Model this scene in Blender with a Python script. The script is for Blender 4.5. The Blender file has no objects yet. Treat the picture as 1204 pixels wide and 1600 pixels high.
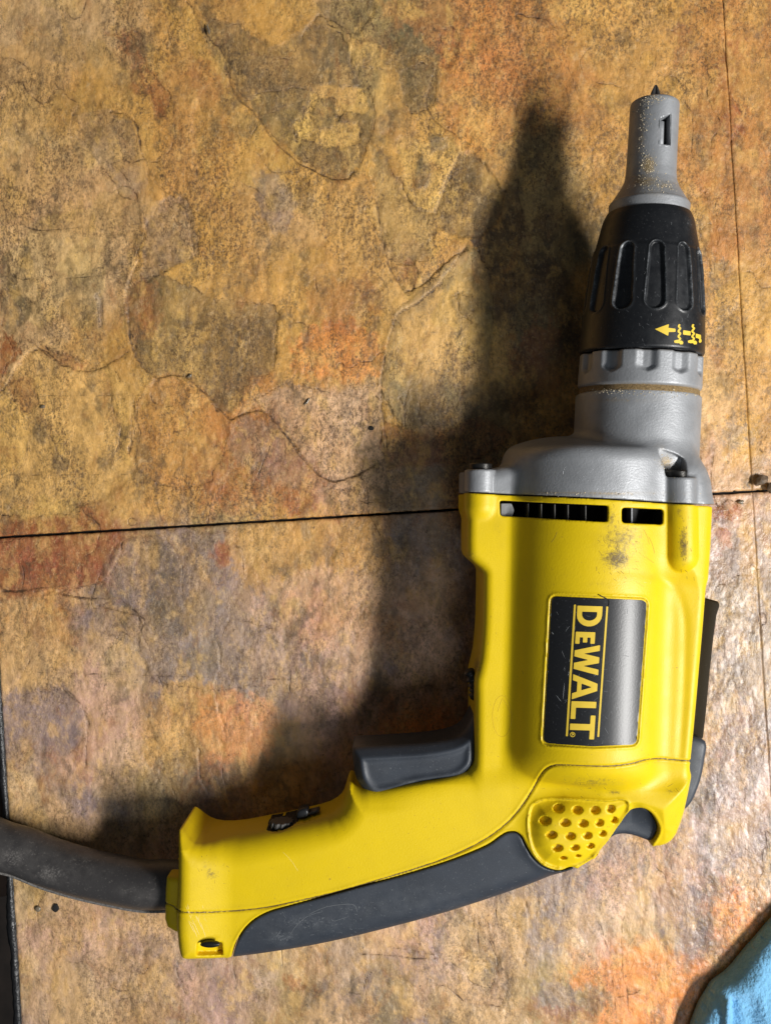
import bpy, bmesh, math, random
import numpy as np
from mathutils import Vector
from mathutils.bvhtree import BVHTree

# ------------------------------------------------------------------ units, camera, light
K = 0.00027            # metres per working unit (one unit = one photo pixel on the tabletop)
HC = 1400.0            # camera height above the tabletop in units
random.seed(4)
SC = bpy.context.scene
COL = SC.collection

cam_d = bpy.data.cameras.new('camera')
cam = bpy.data.objects.new('camera', cam_d); COL.objects.link(cam)
cam.location = (0, 0, HC*K)
cam_d.sensor_fit = 'VERTICAL'; cam_d.sensor_height = 24.0
cam_d.lens = 24.0*HC/1600.0
cam_d.clip_start = 0.01; cam_d.clip_end = 20
cam_d.dof.use_dof = True; cam_d.dof.focus_distance = (HC-120)*K; cam_d.dof.aperture_fstop = 26.0
SC.camera = cam
SC.render.resolution_x = 770; SC.render.resolution_y = 1024

W = bpy.data.worlds.new('World'); SC.world = W; W.use_nodes = True
bg = W.node_tree.nodes['Background']
bg.inputs[0].default_value = (0.80, 0.90, 1.0, 1); bg.inputs[1].default_value = 0.055

def lamp(name, loc, tgt, sx, sy, power, col):
    d = bpy.data.lights.new(name, 'AREA'); d.shape = 'RECTANGLE'; d.size = sx; d.size_y = sy
    d.energy = power; d.color = col
    o = bpy.data.objects.new(name, d); COL.objects.link(o)
    o.location = Vector(loc)*K
    o.rotation_euler = (Vector(tgt)-Vector(loc)).to_track_quat('-Z', 'Y').to_euler()
    return o
lamp('work_lamp', (3180, -1100, 3500), (250, 0, 60), 0.52, 0.10, 23.5, (1.0, 0.98, 0.95))
lamp('ceiling_lamp', (700, -2300, 4300), (150, -200, 60), 0.35, 0.30, 1.7, (0.86, 0.94, 1.0))
SC.view_settings.view_transform = 'Standard'; SC.view_settings.look = 'None'
SC.view_settings.exposure = 0.0; SC.view_settings.gamma = 1.0

# ------------------------------------------------------------------ maths helpers
def U(px, py, z):                       # point at height z seen at photo pixel (px, py)
    f = (HC-z)/HC
    return np.array([(px-602.0)*f, (800.0-py)*f, z], float)

def U2(pts, z):
    p = np.asarray(pts, float); f = (HC-z)/HC
    return np.stack([(p[:, 0]-602)*f, (800-p[:, 1])*f], 1)

def smooth_poly(p, n=4, closed=True):   # Catmull-Rom
    p = np.asarray(p, float); N = len(p); out = []
    for i in range(N if closed else N-1):
        if closed: a, b, c, d = p[(i-1) % N], p[i], p[(i+1) % N], p[(i+2) % N]
        else: a, b, c, d = p[max(i-1, 0)], p[i], p[i+1], p[min(i+2, N-1)]
        for k in range(n):
            t = k/n
            out.append(0.5*((2*b)+(-a+c)*t+(2*a-5*b+4*c-d)*t*t+(-a+3*b-3*c+d)*t**3))
    if not closed: out.append(p[-1])
    return np.array(out)

def round_poly(p, r=6, n=4):            # straight polygon with rounded corners
    p = np.asarray(p, float); N = len(p); out = []
    for i in range(N):
        a, b, c = p[i-1], p[i], p[(i+1) % N]
        u = a-b; v = c-b; lu = np.linalg.norm(u); lv = np.linalg.norm(v)
        rr = min(r, lu*0.48, lv*0.48)
        p0 = b+u/lu*rr; p1 = b+v/lv*rr
        for k in range(n+1):
            t = k/n; out.append((1-t)**2*p0+2*t*(1-t)*b+t*t*p1)
    return np.array(out)

def seg_dist(X, Y, pts, closed=False, cut=None):
    sh = X.shape; x = X.ravel().astype(np.float32); y = Y.ravel().astype(np.float32)
    best = np.full(x.shape, 1e9, np.float32)
    P = np.asarray(pts, np.float32); n = len(P)
    for i in range(n if closed else n-1):
        ax, ay = P[i]; bx, by = P[(i+1) % n]
        dx, dy = bx-ax, by-ay; L = dx*dx+dy*dy+1e-9
        t = np.clip(((x-ax)*dx+(y-ay)*dy)/L, 0, 1)
        d = (x-ax-t*dx)**2+(y-ay-t*dy)**2
        np.minimum(best, d, out=best)
    return np.sqrt(best).reshape(sh)

def poly_sdf(X, Y, pts):                # negative inside
    d = seg_dist(X, Y, pts, True)
    P = np.asarray(pts, np.float32); n = len(P)
    ins = np.zeros(X.shape, bool)
    for i in range(n):
        ax, ay = P[i]; bx, by = P[(i+1) % n]
        if ay == by: continue
        c = ((ay > Y) != (by > Y)) & (X < (bx-ax)*(Y-ay)/(by-ay)+ax)
        ins ^= c
    return np.where(ins, -d, d)

def prism_sdf(X, Y, pts, zc, h, r):     # plan distance field of a rounded slab whose silhouette is pts in the photo
    out = None
    for z in (zc+(h-r)+0.25*r, zc-(h-r)-0.15*r):
        f = HC/(HC-z)
        d = poly_sdf(602+X*f, 800-Y*f, pts)/f
        out = d if out is None else smax(out, d, 3.0)
    return out.astype(np.float32)

def smin(a, b, k):
    hh = np.clip(0.5+0.5*(b-a)/k, 0, 1)
    return b*(1-hh)+a*hh-k*hh*(1-hh)
def smax(a, b, k): return -smin(-a, -b, k)

def rx(d, h, r, AZ):                    # rounded extrusion: d = 2-D distance, AZ = height above mid plane
    a = (d+r)[:, :, None]; b = AZ-(h-r if np.ndim(h) == 0 else (h-r)[:, :, None])
    m = np.minimum(np.maximum(a, b), 0)
    rr = r if np.ndim(r) == 0 else r[:, :, None]
    return m+np.sqrt(np.maximum(a, 0)**2+np.maximum(b, 0)**2)-rr

_rng = np.random.RandomState(7)
_LAT = _rng.rand(256, 256).astype(np.float32)
def vnoise(x, y, seed=0):
    x = x+seed*17.13; y = y+seed*31.7
    xi = np.floor(x).astype(int); yi = np.floor(y).astype(int)
    fx = (x-xi).astype(np.float32); fy = (y-yi).astype(np.float32)
    fx = fx*fx*(3-2*fx); fy = fy*fy*(3-2*fy)
    g = lambda a, b: _LAT[a & 255, b & 255]
    return (g(xi, yi)*(1-fx)+g(xi+1, yi)*fx)*(1-fy)+(g(xi, yi+1)*(1-fx)+g(xi+1, yi+1)*fx)*fy
def fbm(x, y, oct=4, seed=0, gain=0.5):
    s = 0; a = 1; t = 0
    for i in range(oct):
        s = s+a*vnoise(x, y, seed+i*3); t += a; a *= gain; x = x*2.03; y = y*2.03
    return s/t

# ------------------------------------------------------------------ mesh helpers
ROOTS = {}
def finish(o, root, label=None):
    if root is not None: o.parent = root
    if label: o['label'] = label
    return o

def lean_tool(V):
    z2 = V[:, 2]+0.066*(V[:, 0]-285.0)
    k = (HC-z2)/(HC-V[:, 2])
    return np.stack([V[:, 0]*k, V[:, 1]*k, z2], 1)

def mesh_obj(name, V, F, mats, root=None, smooth=True, midx=None, attrs=None, label=None, pose=True):
    """V in working units in scene space; converted to metres relative to the root"""
    V = np.asarray(V, float)
    if pose and root is not None and root.name == 'screw_gun': V = lean_tool(V)
    off = np.array(ROOTS[root.name]) if root is not None else np.zeros(3)
    me = bpy.data.meshes.new(name)
    Vm = ((V-off)*K).astype(np.float32)
    if isinstance(F, np.ndarray):
        k = F.shape[1]; nf = len(F)
        me.vertices.add(len(Vm)); me.vertices.foreach_set('co', Vm.ravel())
        me.loops.add(nf*k); me.loops.foreach_set('vertex_index', F.astype(np.int32).ravel())
        me.polygons.add(nf); me.polygons.foreach_set('loop_start', np.arange(0, nf*k, k, dtype=np.int32))
        me.polygons.foreach_set('loop_total', np.full(nf, k, np.int32))
        me.update(calc_edges=True); me.validate()
    else:
        me.from_pydata([tuple(v) for v in Vm], [], F); me.update()
    if not isinstance(mats, (list, tuple)): mats = [mats]
    for m in mats: me.materials.append(m)
    if midx is not None: me.polygons.foreach_set('material_index', np.asarray(midx, np.int32))
    me.polygons.foreach_set('use_smooth', np.full(len(me.polygons), smooth, bool))
    for k_, a in (attrs or {}).items():
        a = np.asarray(a, np.float32)
        if a.ndim == 1:
            at = me.attributes.new(k_, 'FLOAT', 'POINT'); at.data.foreach_set('value', a)
        else:
            at = me.attributes.new(k_, 'FLOAT_COLOR', 'POINT'); at.data.foreach_set('color', a.ravel())
    o = bpy.data.objects.new(name, me); COL.objects.link(o)
    return finish(o, root, label)

def root_empty(name, loc, label, cat, group=None):
    o = bpy.data.objects.new(name, None); COL.objects.link(o)
    o.empty_display_size = 0.01
    o.location = Vector(loc)*K; ROOTS[o.name] = tuple(loc)
    o['label'] = label; o['category'] = cat
    if group: o['group'] = group
    return o

_E = [(0,0,0,1,0,0),(0,1,0,1,1,0),(0,0,1,1,0,1),(0,1,1,1,1,1),
      (0,0,0,0,1,0),(1,0,0,1,1,0),(0,0,1,0,1,1),(1,0,1,1,1,1),
      (0,0,0,0,0,1),(1,0,0,1,0,1),(0,1,0,0,1,1),(1,1,0,1,1,1)]
def surface_nets(F, o, h):
    nx, ny, nz = F.shape
    S = F < 0
    c = np.zeros((nx-1, ny-1, nz-1), np.int8)
    for a in (0, 1):
        for b in (0, 1):
            for d in (0, 1): c += S[a:nx-1+a, b:ny-1+b, d:nz-1+d]
    act = (c > 0) & (c < 8); del c
    I, J, L = np.nonzero(act)
    acc = np.zeros((len(I), 3)); cnt = np.zeros(len(I))
    for (x0, y0, z0, x1, y1, z1) in _E:
        f0 = F[I+x0, J+y0, L+z0]; f1 = F[I+x1, J+y1, L+z1]
        m = (f0 < 0) != (f1 < 0)
        t = np.where(m, f0/np.where(m, f0-f1, 1), 0)
        p = np.stack([x0+(x1-x0)*t, y0+(y1-y0)*t, z0+(z1-z0)*t], 1)
        acc += np.where(m[:, None], p, 0); cnt += m
    P = np.stack([I, J, L], 1)+acc/cnt[:, None]
    idx = np.full(act.shape, -1, np.int32); idx[I, J, L] = np.arange(len(I))
    Q = []
    m = S[:-1, 1:-1, 1:-1] != S[1:, 1:-1, 1:-1]
    i, j, k = np.nonzero(m); j += 1; k += 1; s = S[i, j, k]
    q = np.stack([idx[i, j-1, k-1], idx[i, j, k-1], idx[i, j, k], idx[i, j-1, k]], 1); q[~s] = q[~s][:, ::-1]; Q.append(q)
    m = S[1:-1, :-1, 1:-1] != S[1:-1, 1:, 1:-1]
    i, j, k = np.nonzero(m); i += 1; k += 1; s = S[i, j, k]
    q = np.stack([idx[i-1, j, k-1], idx[i-1, j, k], idx[i, j, k], idx[i, j, k-1]], 1); q[~s] = q[~s][:, ::-1]; Q.append(q)
    m = S[1:-1, 1:-1, :-1] != S[1:-1, 1:-1, 1:]
    i, j, k = np.nonzero(m); i += 1; j += 1; s = S[i, j, k]
    q = np.stack([idx[i-1, j-1, k], idx[i, j-1, k], idx[i, j, k], idx[i-1, j, k]], 1); q[~s] = q[~s][:, ::-1]; Q.append(q)
    Q = np.concatenate(Q)
    return P*h+np.array(o), Q, L

def half_grid(x0, x1, y0, y1, zmax, h):
    xs = np.arange(x0, x1, h, dtype=np.float32); ys = np.arange(y0, y1, h, dtype=np.float32)
    AZ = (np.arange(0, int(zmax/h)+3, dtype=np.float32)*h-h/2)[None, None, :]
    X, Y = np.meshgrid(xs, ys, indexing='ij')
    return X, Y, AZ
def mirror_nets(F, X, Y, h, zc):
    """F sampled for z >= mid plane (first layer half a cell below it); returns whole symmetric mesh"""
    V, Q, L = surface_nets(F, (X[0, 0], Y[0, 0], zc-h/2), h)
    V[L == 0, 2] = zc
    n = len(V); mp = np.arange(n); up = L > 0
    mp[up] = n+np.arange(up.sum())
    V2 = V[up].copy(); V2[:, 2] = 2*zc-V2[:, 2]
    return np.concatenate([V, V2]), np.concatenate([Q, mp[Q][:, ::-1]])

def img(V):                              # photo pixel of scene points
    f = HC/(HC-V[:, 2]); return 602+V[:, 0]*f, 800-V[:, 1]*f

def tri_fan(polyline): pass

def bvh_of(V, Q): return BVHTree.FromPolygons([tuple(v) for v in V], [tuple(int(i) for i in q) for q in Q])
def cast(bvhs, px, py, off=0.0):
    o = Vector((0, 0, HC)); d = Vector(((px-602), (800-py), -HC)).normalized()
    best = None
    for b in bvhs:
        r = b.ray_cast(o, d)
        if r[0] is not None and (best is None or r[3] < best[3]): best = r
    if best is None: return None
    nrm = best[1]
    if nrm.dot(d) > 0: nrm = -nrm
    return np.array(best[0]+nrm*off), np.array(nrm)

def tube(path, rad, seg=8, cap=True):
    P = np.asarray(path, float); n = len(P)
    rad = np.full(n, rad, float) if np.ndim(rad) == 0 else np.asarray(rad, float)
    T = np.gradient(P, axis=0); T /= np.linalg.norm(T, axis=1)[:, None]+1e-9
    up = np.array([0, 0, 1.0]); V = []
    for i in range(n):
        a = np.cross(T[i], up)
        if np.linalg.norm(a) < 1e-3: a = np.array([1, 0, 0.])
        a /= np.linalg.norm(a); b = np.cross(a, T[i])
        for k in range(seg):
            t = 2*math.pi*k/seg; V.append(P[i]+rad[i]*(a*math.cos(t)+b*math.sin(t)))
    F = []
    for i in range(n-1):
        for k in range(seg):
            F.append((i*seg+k, i*seg+(k+1) % seg, (i+1)*seg+(k+1) % seg, (i+1)*seg+k))
    if cap:
        F.append(tuple(range(seg))[::-1]); F.append(tuple((n-1)*seg+k for k in range(seg)))
    return np.array(V), F

def decal_mesh(poly, bvhs, step=1.3, off=0.5, holes=()):
    """flat printed shape laid on the surface beneath it"""
    P = np.asarray(poly, float)
    x0, y0 = P.min(0)-2*step; x1, y1 = P.max(0)+2*step
    xs = np.arange(x0, x1, step); ys = np.arange(y0, y1, step)
    X, Y = np.meshgrid(xs, ys, indexing='ij')
    d = poly_sdf(X, Y, P)
    for hh in holes: d = np.maximum(d, -poly_sdf(X, Y, hh))
    ins = d < 0
    used = {}; V = []; F = []
    def put(key, x, y):
        if key in used: return used[key]
        r = cast(bvhs, x, y, off)
        used[key] = -1 if r is None else len(V)
        if r is not None: V.append(r[0])
        return used[key]
    c4 = ins[:-1, :-1].astype(int)+ins[1:, :-1]+ins[1:, 1:]+ins[:-1, 1:]
    for i, j in zip(*np.nonzero(c4)):
        cs_ = [(i, j), (i, j+1), (i+1, j+1), (i+1, j)]; q = []
        for k in range(4):
            a = cs_[k]; b = cs_[(k+1) % 4]
            if ins[a]: q.append(put(a, X[a], Y[a]))
            if ins[a] != ins[b]:
                lo, hi = (a, b) if a < b else (b, a)
                t = float(np.clip(d[lo]/(d[lo]-d[hi]), .02, .98))
                q.append(put((lo, hi), X[lo]+(X[hi]-X[lo])*t, Y[lo]+(Y[hi]-Y[lo])*t))
        if len(q) >= 3 and min(q) >= 0: F.append(tuple(q))
    return np.array(V), F

def prism(poly_xy, z0, z1, bevel=0.0):
    """solid from an outline (scene units) between two heights, bevelled by an inset ring"""
    P = np.asarray(poly_xy, float); n = len(P)
    c = P.mean(0)
    def ins(b):
        t = np.roll(P, -1, 0)-np.roll(P, 1, 0); nn = np.stack([t[:, 1], -t[:, 0]], 1)
        nn /= np.linalg.norm(nn, axis=1)[:, None]+1e-9
        a = 0.5*np.sum(P[:, 0]*np.roll(P[:, 1], -1)-np.roll(P[:, 0], -1)*P[:, 1])
        if a < 0: nn = -nn
        return P-nn*b
    rings = []
    if bevel > 0:
        for k in range(4):
            t = k/3*math.pi/2; rings.append((ins(bevel*(1-math.sin(t))), z0+bevel*(1-math.cos(t))))
        for k in range(4):
            t = k/3*math.pi/2; rings.append((ins(bevel*(1-math.cos(t))), z1-bevel*(1-math.sin(t))))
    else: rings = [(P, z0), (P, z1)]
    V = []; F = []
    for r, z in rings:
        for p in r: V.append((p[0], p[1], z))
    m = len(rings)
    for i in range(m-1):
        for k in range(n):
            F.append((i*n+k, i*n+(k+1) % n, (i+1)*n+(k+1) % n, (i+1)*n+k))
    F.append(tuple(range(n))[::-1]); F.append(tuple((m-1)*n+k for k in range(n)))
    return np.array(V), F

def recalc(o, smooth=None, angle=None):
    bm = bmesh.new(); bm.from_mesh(o.data); bmesh.ops.recalc_face_normals(bm, faces=bm.faces); bm.to_mesh(o.data); bm.free()
    if angle is not None: o.data.set_sharp_from_angle(angle=math.radians(angle))
    return o

# ------------------------------------------------------------------ materials
def mat(name, base, rough=0.5, metal=0.0, spec=0.5, bump=0.0, bscale=3000.0, vary=0.0, vscale=250.0,
        dirt=None, dirt_scale=900.0, rvary=0.0, coat=0.0, speck=None, speck_scale=1800.0, speck_amt=0.1, sheen=0.0, always=0.0):
    m = bpy.data.materials.new(name); m.use_nodes = True
    nt = m.node_tree; N = nt.nodes; Lk = nt.links
    b = N['Principled BSDF']
    b.inputs['Roughness'].default_value = rough; b.inputs['Metallic'].default_value = metal
    b.inputs['Specular IOR Level'].default_value = spec
    if coat: b.inputs['Coat Weight'].default_value = coat
    if sheen: b.inputs['Sheen Weight'].default_value = sheen
    tc = N.new('ShaderNodeTexCoord')
    def noise(sc, det=4, rg=0.6, dist=0.0):
        n = N.new('ShaderNodeTexNoise'); n.inputs['Scale'].default_value = sc
        n.inputs['Detail'].default_value = det; n.inputs['Roughness'].default_value = rg
        n.inputs['Distortion'].default_value = dist
        Lk.new(tc.outputs['Object'], n.inputs['Vector']); return n.outputs['Fac']
    def ramp(f, a, c, va=0.0, vb=1.0):
        r = N.new('ShaderNodeMapRange'); r.clamp = True
        r.inputs['From Min'].default_value = a; r.inputs['From Max'].default_value = c
        r.inputs['To Min'].default_value = va; r.inputs['To Max'].default_value = vb
        Lk.new(f, r.inputs['Value']); return r.outputs['Result']
    def mix(fac, c1, c2):
        x = N.new('ShaderNodeMix'); x.data_type = 'RGBA'
        for s, v in ((x.inputs[0], fac), (x.inputs[6], c1), (x.inputs[7], c2)):
            if isinstance(v, (int, float)): s.default_value = v
            elif isinstance(v, tuple): s.default_value = v
            else: Lk.new(v, s)
        return x.outputs[2]
    def mul(a, c):
        x = N.new('ShaderNodeMath'); x.operation = 'MULTIPLY'
        for s, v in ((x.inputs[0], a), (x.inputs[1], c)):
            if isinstance(v, (int, float)): s.default_value = v
            else: Lk.new(v, s)
        return x.outputs[0]
    c = (*base, 1)
    if vary:
        c = mix(ramp(noise(vscale), 0.3, 0.7), (*[v*(1-vary) for v in base], 1), (*[min(1, v*(1+vary)) for v in base], 1))
    if speck:
        c = mix(ramp(noise(speck_scale, 3, 0.7), 0.66-speck_amt*0.6, 0.74-speck_amt*0.6, 0, 0.8), c, (*speck, 1))
    if dirt:
        at = N.new('ShaderNodeAttribute'); at.attribute_name = 'dirt'
        f = at.outputs['Fac']
        th = noise(dirt_scale, 5, 0.75)
        ad = N.new('ShaderNodeMath'); ad.operation = 'ADD'; Lk.new(th, ad.inputs[0]); Lk.new(f, ad.inputs[1])
        c = mix(mul(ramp(f, 0.05, 0.6, 0, 0.55), ramp(noise(dirt_scale*0.22, 4, 0.6), 0.35, 0.65)), c, (*[0.55*a_+0.45*b_ for a_, b_ in zip(dirt, base)], 1))
        f2 = ramp(ad.outputs[0], 0.85-always, 1.15-always, 0, 0.92)
        c = mix(f2, c, (*dirt, 1))
    if isinstance(c, tuple): b.inputs['Base Color'].default_value = c
    else: Lk.new(c, b.inputs['Base Color'])
    if rvary: Lk.new(ramp(noise(vscale*1.7, 5), 0.3, 0.7, rough-rvary, rough+rvary), b.inputs['Roughness'])
    if bump:
        bn = N.new('ShaderNodeBump'); bn.inputs['Strength'].default_value = 1.0
        bn.inputs['Distance'].default_value = bump
        Lk.new(noise(bscale, 3, 0.6), bn.inputs['Height']); Lk.new(bn.outputs[0], b.inputs['Normal'])
    return m

M = {}
M['yellow'] = mat('yellow_plastic', (0.76, 0.54, 0.004), 0.46, spec=0.38, bump=0.00007, bscale=1700, vary=0.04, vscale=60,
                  dirt=(0.13, 0.085, 0.035), dirt_scale=800, rvary=0.06, speck=(0.42, 0.25, 0.03), speck_scale=900, speck_amt=0.0)
M['dark_inside'] = mat('dark_interior', (0.006, 0.006, 0.006), 0.8)
M['rubber'] = mat('grey_rubber', (0.033, 0.040, 0.053), 0.52, bump=0.00005, bscale=2400, vary=0.15, vscale=90,
                  dirt=(0.20, 0.21, 0.22), dirt_scale=1300, rvary=0.08, speck=(0.13, 0.14, 0.15), speck_scale=1300, speck_amt=0.05)
M['black'] = mat('black_plastic', (0.010, 0.011, 0.013), 0.40, bump=0.00003, bscale=2200, rvary=0.08,
                 dirt=(0.16, 0.17, 0.18), dirt_scale=1300, speck=(0.07, 0.07, 0.07), speck_scale=1300, speck_amt=0.05)
M['cast'] = mat('cast_metal', (0.32, 0.33, 0.345), 0.50, metal=0.30, bump=0.00010, bscale=1300, vary=0.12, vscale=120,
                dirt=(0.42, 0.31, 0.16), dirt_scale=1100, rvary=0.06)
M['sand'] = mat('sandy_dust', (0.24, 0.16, 0.07), 0.9, bump=0.0003, bscale=2600, vary=0.4, vscale=1500)
M['badge'] = mat('badge_black', (0.014, 0.015, 0.017), 0.36, bump=0.00003, bscale=1500, speck=(0.10, 0.10, 0.11),
                 speck_scale=1400, speck_amt=0.05)
M['print'] = mat('yellow_print', (0.80, 0.56, 0.05), 0.5, vary=0.06, vscale=400)
M['steel'] = mat('dark_steel', (0.05, 0.048, 0.045), 0.35, metal=0.8, bump=0.00005)
M['bit'] = mat('bit_steel', (0.13, 0.12, 0.115), 0.4, metal=0.6, bump=0.00005)
M['seamdirt'] = mat('seam_grime', (0.20, 0.12, 0.02), 0.8)
M['ymark'] = mat('yellow_mark', (0.52, 0.33, 0.01), 0.6)
M['seamlip'] = mat('seam_lip', (0.80, 0.56, 0.10), 0.5)
M['scratch'] = mat('scratch_pale', (0.80, 0.62, 0.22), 0.7)
M['hook'] = mat('brown_black_plastic', (0.018, 0.012, 0.003), 0.5, spec=0.08, bump=0.00004, speck=(0.06, 0.05, 0.03), speck_amt=0.04)
M['cord'] = mat('cord_rubber', (0.050, 0.047, 0.047), 0.38, bump=0.00010, bscale=1800, rvary=0.1,
                dirt=(0.30, 0.28, 0.26), dirt_scale=1200, speck=(0.13, 0.12, 0.11), speck_scale=900, speck_amt=0.09)
M['dial'] = mat('dial_grey', (0.09, 0.085, 0.08), 0.5)
M['stone'] = mat('chip_stone', (0.16, 0.11, 0.07), 0.6, bump=0.0004, bscale=700, vary=0.5, vscale=400)
M['glue'] = mat('glue_blob', (0.20, 0.16, 0.11), 0.18, spec=0.7)
M['edge'] = mat('edge_black', (0.012, 0.012, 0.013), 0.4, bump=0.0006, bscale=420, rvary=0.1, speck=(0.08, 0.08, 0.08), speck_scale=1200, speck_amt=0.05)
M['board'] = mat('board_dark', (0.010, 0.009, 0.008), 0.8)
M['under'] = mat('dark_floor', (0.020, 0.014, 0.011), 0.8, vary=0.7, vscale=20)
M['wood'] = mat('scrap_wood', (0.10, 0.055, 0.035), 0.7, vary=0.4, vscale=60)

def stone_material():
    m = bpy.data.materials.new('slate_tile'); m.use_nodes = True
    nt = m.node_tree; N = nt.nodes; Lk = nt.links; b = N['Principled BSDF']
    tc = N.new('ShaderNodeTexCoord')
    def mapping(sx, sy, off=0):
        mp = N.new('ShaderNodeMapping'); mp.inputs['Scale'].default_value = (sx, sy, 1)
        mp.inputs['Location'].default_value = (off, off*0.7, off*0.3)
        Lk.new(tc.outputs['Object'], mp.inputs['Vector']); return mp.outputs[0]
    def noise(vec, sc, det=6, rg=0.65, dist=0.0):
        n = N.new('ShaderNodeTexNoise'); n.inputs['Scale'].default_value = sc; n.inputs['Detail'].default_value = det
        n.inputs['Roughness'].default_value = rg; n.inputs['Distortion'].default_value = dist
        Lk.new(vec, n.inputs['Vector']); return n.outputs['Fac']
    def ramp(f, a, c, va=0.0, vb=1.0):
        r = N.new('ShaderNodeMapRange'); r.clamp = True
        for nme, v in (('From Min', a), ('From Max', c), ('To Min', va), ('To Max', vb)): r.inputs[nme].default_value = v
        Lk.new(f, r.inputs['Value']); return r.outputs['Result']
    def mix(fac, c1, c2, mode='MIX'):
        x = N.new('ShaderNodeMix'); x.data_type = 'RGBA'; x.blend_type = mode
        for s, v in ((x.inputs[0], fac), (x.inputs[6], c1), (x.inputs[7], c2)):
            if isinstance(v, (int, float, tuple)): s.default_value = v
            else: Lk.new(v, s)
        return x.outputs[2]
    def mth(op, a, c):
        x = N.new('ShaderNodeMath'); x.operation = op
        for s, v in ((x.inputs[0], a), (x.inputs[1], c)):
            if isinstance(v, (int, float)): s.default_value = v
            else: Lk.new(v, s)
        return x.outputs[0]
    ca = N.new('ShaderNodeAttribute'); ca.attribute_name = 'tone'
    cr = N.new('ShaderNodeAttribute'); cr.attribute_name = 'crack'
    gl = N.new('ShaderNodeAttribute'); gl.attribute_name = 'gloss'
    ga = N.new('ShaderNodeAttribute'); ga.attribute_name = 'grain'
    c = ca.outputs['Color']
    V1 = mapping(1, 1); V2 = mapping(1.0, 0.62, 3.1); V3 = mapping(1.0, 0.55, 7.7)
    # broad mottling, light and dark
    c = mix(ramp(noise(V2, 70, 8, 0.7, 0.6), 0.42, 0.66, 0, 0.42), c, (0.68, 0.38, 0.11, 1))
    c = mix(ramp(noise(mapping(1, .6, 11), 95, 8, 0.72, 0.5), 0.55, 0.70, 0, 0.55), c, (0.36, 0.13, 0.035, 1))
    c = mix(ramp(noise(mapping(1, .5, 23), 85, 8, 0.72, 0.8), 0.56, 0.72, 0, 0.62), c, (0.115, 0.085, 0.048, 1))
    c = mix(ramp(noise(mapping(1, .8, 31), 140, 6, 0.7, 0.3), 0.60, 0.74, 0, 0.55), c, (0.74, 0.52, 0.27, 1))
    # fine dark grain, streaked along the slab, thick in some zones and thin in others
    zone = ramp(noise(mapping(1, .6, 51), 38, 6, 0.7, 0.5), 0.42, 0.58, 0.20, 1.0)
    zone2 = ramp(noise(mapping(1, .7, 57), 55, 6, 0.7, 0.5), 0.44, 0.60, 0.0, 1.0)
    g1 = noise(V3, 760, 6, 0.8)
    zone = mth('MULTIPLY', zone, ga.outputs['Fac'])
    c = mix(mth('MULTIPLY', zone, ramp(g1, 0.50, 0.56, 0, 0.70)), c, (0.105, 0.058, 0.026, 1))
    g2 = noise(mapping(1, .75, 5), 1050, 5, 0.85)
    c = mix(mth('MULTIPLY', zone, ramp(g2, 0.51, 0.57, 0, 0.66)), c, (0.075, 0.048, 0.028, 1))
    c = mix(ramp(noise(mapping(1, .7, 15), 800, 5, 0.85), 0.54, 0.63, 0, 0.32), c, (0.85, 0.58, 0.26, 1))
    c = mix(ramp(noise(mapping(1, .7, 41), 300, 6, 0.85), 0.60, 0.66, 0, 0.7), c, (0.05, 0.038, 0.026, 1))
    # dark patches with ragged edges, and thin meandering veins between flakes of the stone
    c = mix(mth('MULTIPLY', zone2, ramp(noise(mapping(1, .6, 61), 150, 8, 0.8, 0.6), 0.52, 0.60, 0, 0.55)), c, (0.10, 0.072, 0.045, 1))
    # cracks
    jit = ramp(noise(V1, 260, 4, 0.7), 0.3, 0.7, -1.1, 0.9)
    wv = ramp(noise(V1, 60, 2, 0.5), 0.35, 0.65, 0.15, 1.0)
    cd = mth('ADD', cr.outputs['Fac'], jit)
    line = ramp(cd, 0.4, 2.2, 1, 0)
    soft = ramp(cd, 0.5, 9.0, 0.30, 0)
    c = mix(mth('MULTIPLY', soft, wv), c, (0.13, 0.06, 0.03, 1))
    c = mix(mth('MULTIPLY', mth('MULTIPLY', line, wv), 0.92), c, (0.030, 0.018, 0.012, 1))
    Lk.new(c, b.inputs['Base Color'])
    rb = ramp(noise(V2, 220, 5, 0.65), 0.3, 0.7, -0.10, 0.12)
    r = mth('ADD', ramp(gl.outputs['Fac'], 0, 1, 0.50, 0.31), rb)
    Lk.new(r, b.inputs['Roughness'])
    b.inputs['Specular IOR Level'].default_value = 0.5
    Lk.new(ramp(gl.outputs['Fac'], 0, 1, 0, 0.16), b.inputs['Coat Weight']); b.inputs['Coat Roughness'].default_value = 0.22
    h1 = mth('MULTIPLY', noise(V2, 110, 7, 0.64, 0.3), 0.0017)
    h2 = mth('MULTIPLY', noise(mapping(1, .55, 9), 340, 5, 0.6), mth('ADD', mth('MULTIPLY', gl.outputs['Fac'], 0.00026), 0.00022))
    h3 = mth('MULTIPLY', g2, 0.00006)
    h4 = mth('MULTIPLY', line, -0.00035)
    h = mth('ADD', mth('ADD', h1, h2), mth('ADD', h3, h4))
    bn = N.new('ShaderNodeBump'); bn.inputs['Strength'].default_value = 0.75; bn.inputs['Distance'].default_value = 1.0
    Lk.new(h, bn.inputs['Height']); Lk.new(bn.outputs[0], b.inputs['Normal'])
    return m
M['slate'] = stone_material()

# ------------------------------------------------------------------ tabletop: board, four slate tiles, edge strip
TH = math.radians(3.5)
EU = np.array([math.cos(TH), -math.sin(TH)]); EV = np.array([math.sin(TH), math.cos(TH)])   # in photo axes (y down)
ORG = np.array([1175.5, 768.0])
def tile_px(u, v): return ORG[0]+u*EU[0]+v*EV[0], ORG[1]+u*EU[1]+v*EV[1]

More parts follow.
